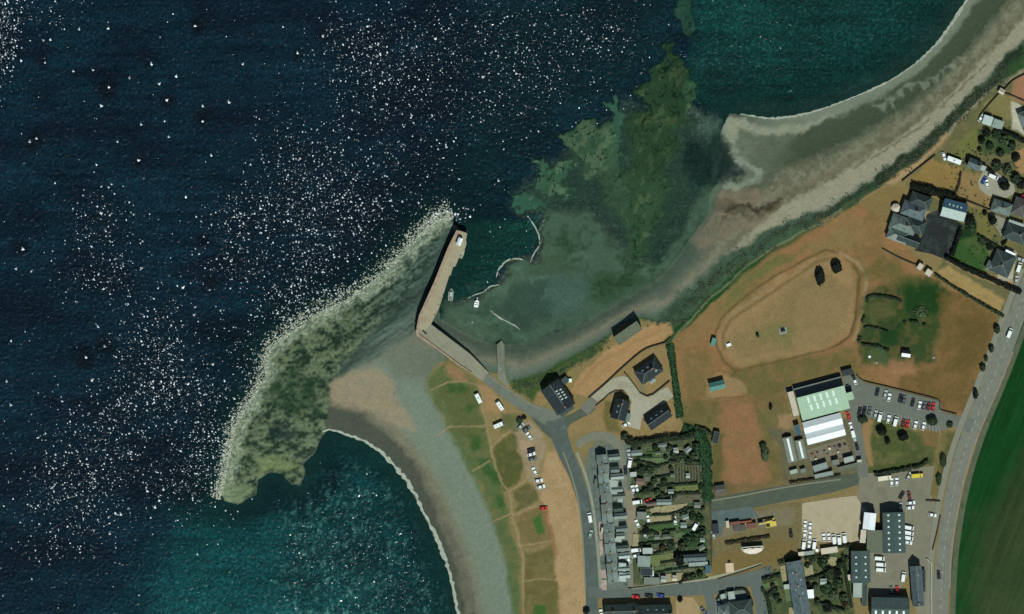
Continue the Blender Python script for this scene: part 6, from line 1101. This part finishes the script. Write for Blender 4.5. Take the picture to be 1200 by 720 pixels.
park('car', 'blue', 1153, 211.5, 60, 'blue car in the turning yard'); park('car', 'white', 1156.5, 215.5, 100, 'white car beside a blue one in the turning yard'); park('van', 'white', 1164, 207.5, -22, 'white van at the north side of the turning yard'); park('van', 'white', 1194, 313.5, 72, 'white van on the gravel drive by the main road'); park('car', 'white', 1198, 279.5, 50, 'white car at the eastern frame by the estate lane'); park('car', 'silver', 1191, 328, 80, 'silver car at the foot of the gravel drive'); park('car', 'red', 1199, 230, 30, 'red car at the eastern frame'); park('car', 'silver', 1195.5, 304, -20, 'silver car north of the white van on the drive')
tree(1176.5, 218, 6.5, 5, 'dark tree in the turning yard', kind='black', ry=5.5); tree(1163, 259, 5, 4.5, 'dark bushy tree beside the estate lane', kind='black')
for px, py, r, h, lab, kd in ((1154, 250, 3, 2.4, 'dark shrub at the foot of the straight garden wall', 'black'), (1168, 195, 6, 3, 'dark shrub north of the turning yard', 'dark'), (1180, 200, 6, 3, 'spreading green shrub north east of the turning yard', 'mid'), (1190, 210, 7, 3.4, 'dark green shrub east of the turning yard', 'dark'), (1197, 216, 6, 3.2, 'black shrub at the eastern frame above the hipped houses', 'black'), (1150, 165, 4, 3, 'dark shrub at the west corner of the walled thicket', 'black'), (1156, 156, 5, 3, 'dark shrub below the pale sheds', 'black'), (1168, 158, 6, 2.6, 'green shrub inside the walled thicket', 'hedge'), (1176, 164, 6, 3, 'leafy green shrub in the middle of the walled thicket', 'mid'), (1160, 172, 5, 2.6, 'deep green shrub in the south of the walled thicket', 'hedge'), (1172, 180, 5, 2.8, 'dark shrub at the south edge of the walled thicket', 'dark'), (1186, 172, 5, 3, 'dark shrub at the east of the walled thicket', 'dark'), (1148, 176, 3, 2.2, 'small dark shrub by the olive lawn', 'dark'), (1136, 258, 6, 3.4, 'black shrub beside the blue roofed outbuilding', 'black'), (1138, 268, 6, 3, 'deep green shrub south of the outbuilding', 'hedge'), (1151, 283, 5, 2.4, 'dark shrub on the north edge of the walled green garden', 'dark'), (1160, 289, 5, 2.4, 'black shrub by the west wall of the gravel drive', 'black'), (1118, 306, 3, 1.4, 'small green shrub at the bottom corner of the walled garden', 'mid'), (1190, 185, 5, 2.8, 'dark shrub against the dry garden at the eastern frame', 'black')):
    shrub(px, py, r, h, lab, kind=kd)
hedge([(1170, 153), (1186, 158), (1200, 166), (1225, 175)], 5, 2.6, 'black hedge under the pale terrace of the north eastern house', kind='black', dens=11); hedge([(1131, 188), (1146, 193), (1158, 199), (1166, 203)], 4, 2.4, 'dark hedge behind the house by the static caravan', kind='black'); hedge([(1146, 276), (1156, 283), (1168, 289)], 4, 1.8, 'dark hedge at the head of the walled green garden', kind='dark')
hedge([(1178, 268), (1180, 280), (1174, 288)], 2.6, 1.8, 'short dark hedge between lane and hipped house', kind='black')
# ---- ground cover nobody could count: scrub on the bank, flower beds, allotment rubble
sp = []
for (a, b) in (((1180, 82), (1152, 108)), ((1152, 108), (1125, 134)), ((1125, 134), (1092, 165)), ((1092, 165), (1064, 186)), ((1064, 186), (1030, 210))):
    for q in range(26): t = rng.random(); sp.append((a[0]+(b[0]-a[0])*t+rng.normal()*4.5, a[1]+(b[1]-a[1])*t+rng.normal()*4.5, 2+4*rng.random()))
for q in range(150):
    t = rng.random(); L = [(1030, 210), (985, 244), (948, 262), (912, 279), (878, 301), (848, 324), (822, 349), (798, 376)]; k = int(t*7); f = t*7-k
    sp.append((L[k][0]+(L[k+1][0]-L[k][0])*f+rng.normal()*5-2, L[k][1]+(L[k+1][1]-L[k][1])*f+rng.normal()*6-3, 1.5+4*rng.random()))
thicket('coastal_scrub', sp, 'scrub', 7, .4)
sp = []
for q in range(110):
    t = rng.random(); L = [(603, 452), (630, 446), (660, 432), (690, 412), (712, 397)]; k = int(t*4); f = t*4-k; sp.append((L[k][0]+(L[k+1][0]-L[k][0])*f+rng.normal()*3, L[k][1]+(L[k+1][1]-L[k][1])*f+3+rng.normal()*3, 1.4+1.8*rng.random()))
for q in range(40): sp.append((648+rng.random()*60, 444-rng.random()*6-(rng.random()*30 if 0 else 0), 1.2)) if 0 else None
for q in range(30): t = rng.random(); sp.append((745+60*t, 380-4*t+rng.normal()*3, 1.6+1.6*rng.random()))
thicket('bank_scrub', sp, 'scrub', 7, .5)
sp = []
for q in range(260):
    x, y_ = 742+rng.random()*84, 522+rng.random()*155; sp.append((x, y_, .8+1.3*rng.random()))
thicket('garden_plants', sp[:130], 'mid', 7, .7); thicket('garden_flowers', sp[130:], 'light', 6, .6)
sp = [(896+rng.random()*102, 660+rng.random()*62, .8+1.5*rng.random()) for q in range(120)]
thicket('border_plants', [s_ for s_ in sp if not (918 < s_[0] < 948)], 'mid', 7, .8)
sp = [(1105+rng.random()*92, 150+rng.random()*160, .8+1.5*rng.random()) for q in range(260)]
sp = [s_ for s_ in sp if not (1062 < s_[0] < 1132 and 240 < s_[1] < 310) and s_[1] > 150+(1150-s_[0])*1.0 and not (1144 < s_[0] < 1190 and 198 < s_[1] < 234)]
thicket('estate_plants', sp, 'mid', 7, .8)
for k, (px, py, dx, dy, c_) in enumerate(((952, 533, 3, 2, 'rust'), (958, 531.5, 2, 2, 'grey'), (966, 529, 3, 2, 'grey'), (972, 526, 2.5, 3, 'cream'), (978, 524, 2, 2, 'grey'), (984, 523, 3, 3, 'black'), (990, 521, 2, 3, 'black'), (956, 538, 2, 2, 'cream'), (970, 533, 2, 2, 'rust'), (982, 530, 2, 2, 'cream'))):
    m_ = MB().box(-dx*SC/2, dx*SC/2, -dy*SC/2, dy*SC/2, 0, .15).box(-dx*SC/2+.03, dx*SC/2-.03, -dy*SC/2+.03, dy*SC/2-.03, .16, .9+.5*(k % 2)); o = m_.build('crate', rust if c_ == 'rust' else paint_c[c_]); o.location = T(px, py); o.rotation_euler = (0, 0, R(14.8+k*9))
    tag(o, f'{dict(rust="rusty", grey="grey", cream="cream", black="black")[c_]} crate, {ORD[k]} from the west corner of the dirt yard behind the hall', 'crate', 'crates in the hall yard')
# ================================================================== LIGHT AND CAMERA
sc = bpy.context.scene
EL = R(56); sd = Vector((.25, -1, 0)).normalized()*math.cos(EL)+Vector((0, 0, math.sin(EL)))
w = bpy.data.worlds.new('World'); sc.world = w; w.use_nodes = True; nt = w.node_tree
sky = nt.nodes.new('ShaderNodeTexSky'); sky.sky_type = 'NISHITA'; sky.sun_disc = False
sky.sun_elevation = EL; sky.sun_rotation = math.atan2(sd.x, sd.y); sky.air_density = 1.0; sky.dust_density = .6
nt.links.new(sky.outputs[0], nt.nodes['Background'].inputs[0]); nt.nodes['Background'].inputs[1].default_value = .05
ld = bpy.data.lights.new('sun', 'SUN'); ld.energy = 4.4; ld.angle = R(.5); ld.color = (1, .955, .88)
lo = bpy.data.objects.new('sun', ld); C.objects.link(lo); lo.rotation_euler = sd.to_track_quat('Z', 'Y').to_euler(); lo.location = (0, -200, 400)
cd = bpy.data.cameras.new('camera'); co = bpy.data.objects.new('camera', cd); C.objects.link(co)
co.location = (0, 0, 3004); co.rotation_euler = (0, 0, 0); cd.sensor_width = 36; cd.lens = 36*3000/480.0; cd.clip_start = 10; cd.clip_end = 20000
sc.camera = co
sc.view_settings.view_transform = 'Standard'; sc.view_settings.look = 'None'; sc.view_settings.exposure = 0; sc.view_settings.gamma = 1
sc.cycles.use_denoising = False; sc.cycles.max_bounces = 5; sc.cycles.diffuse_bounces = 2; sc.cycles.transparent_max_bounces = 8; sc.cycles.caustics_reflective = False; sc.cycles.caustics_refractive = False
sc.cycles.sample_clamp_indirect = 3
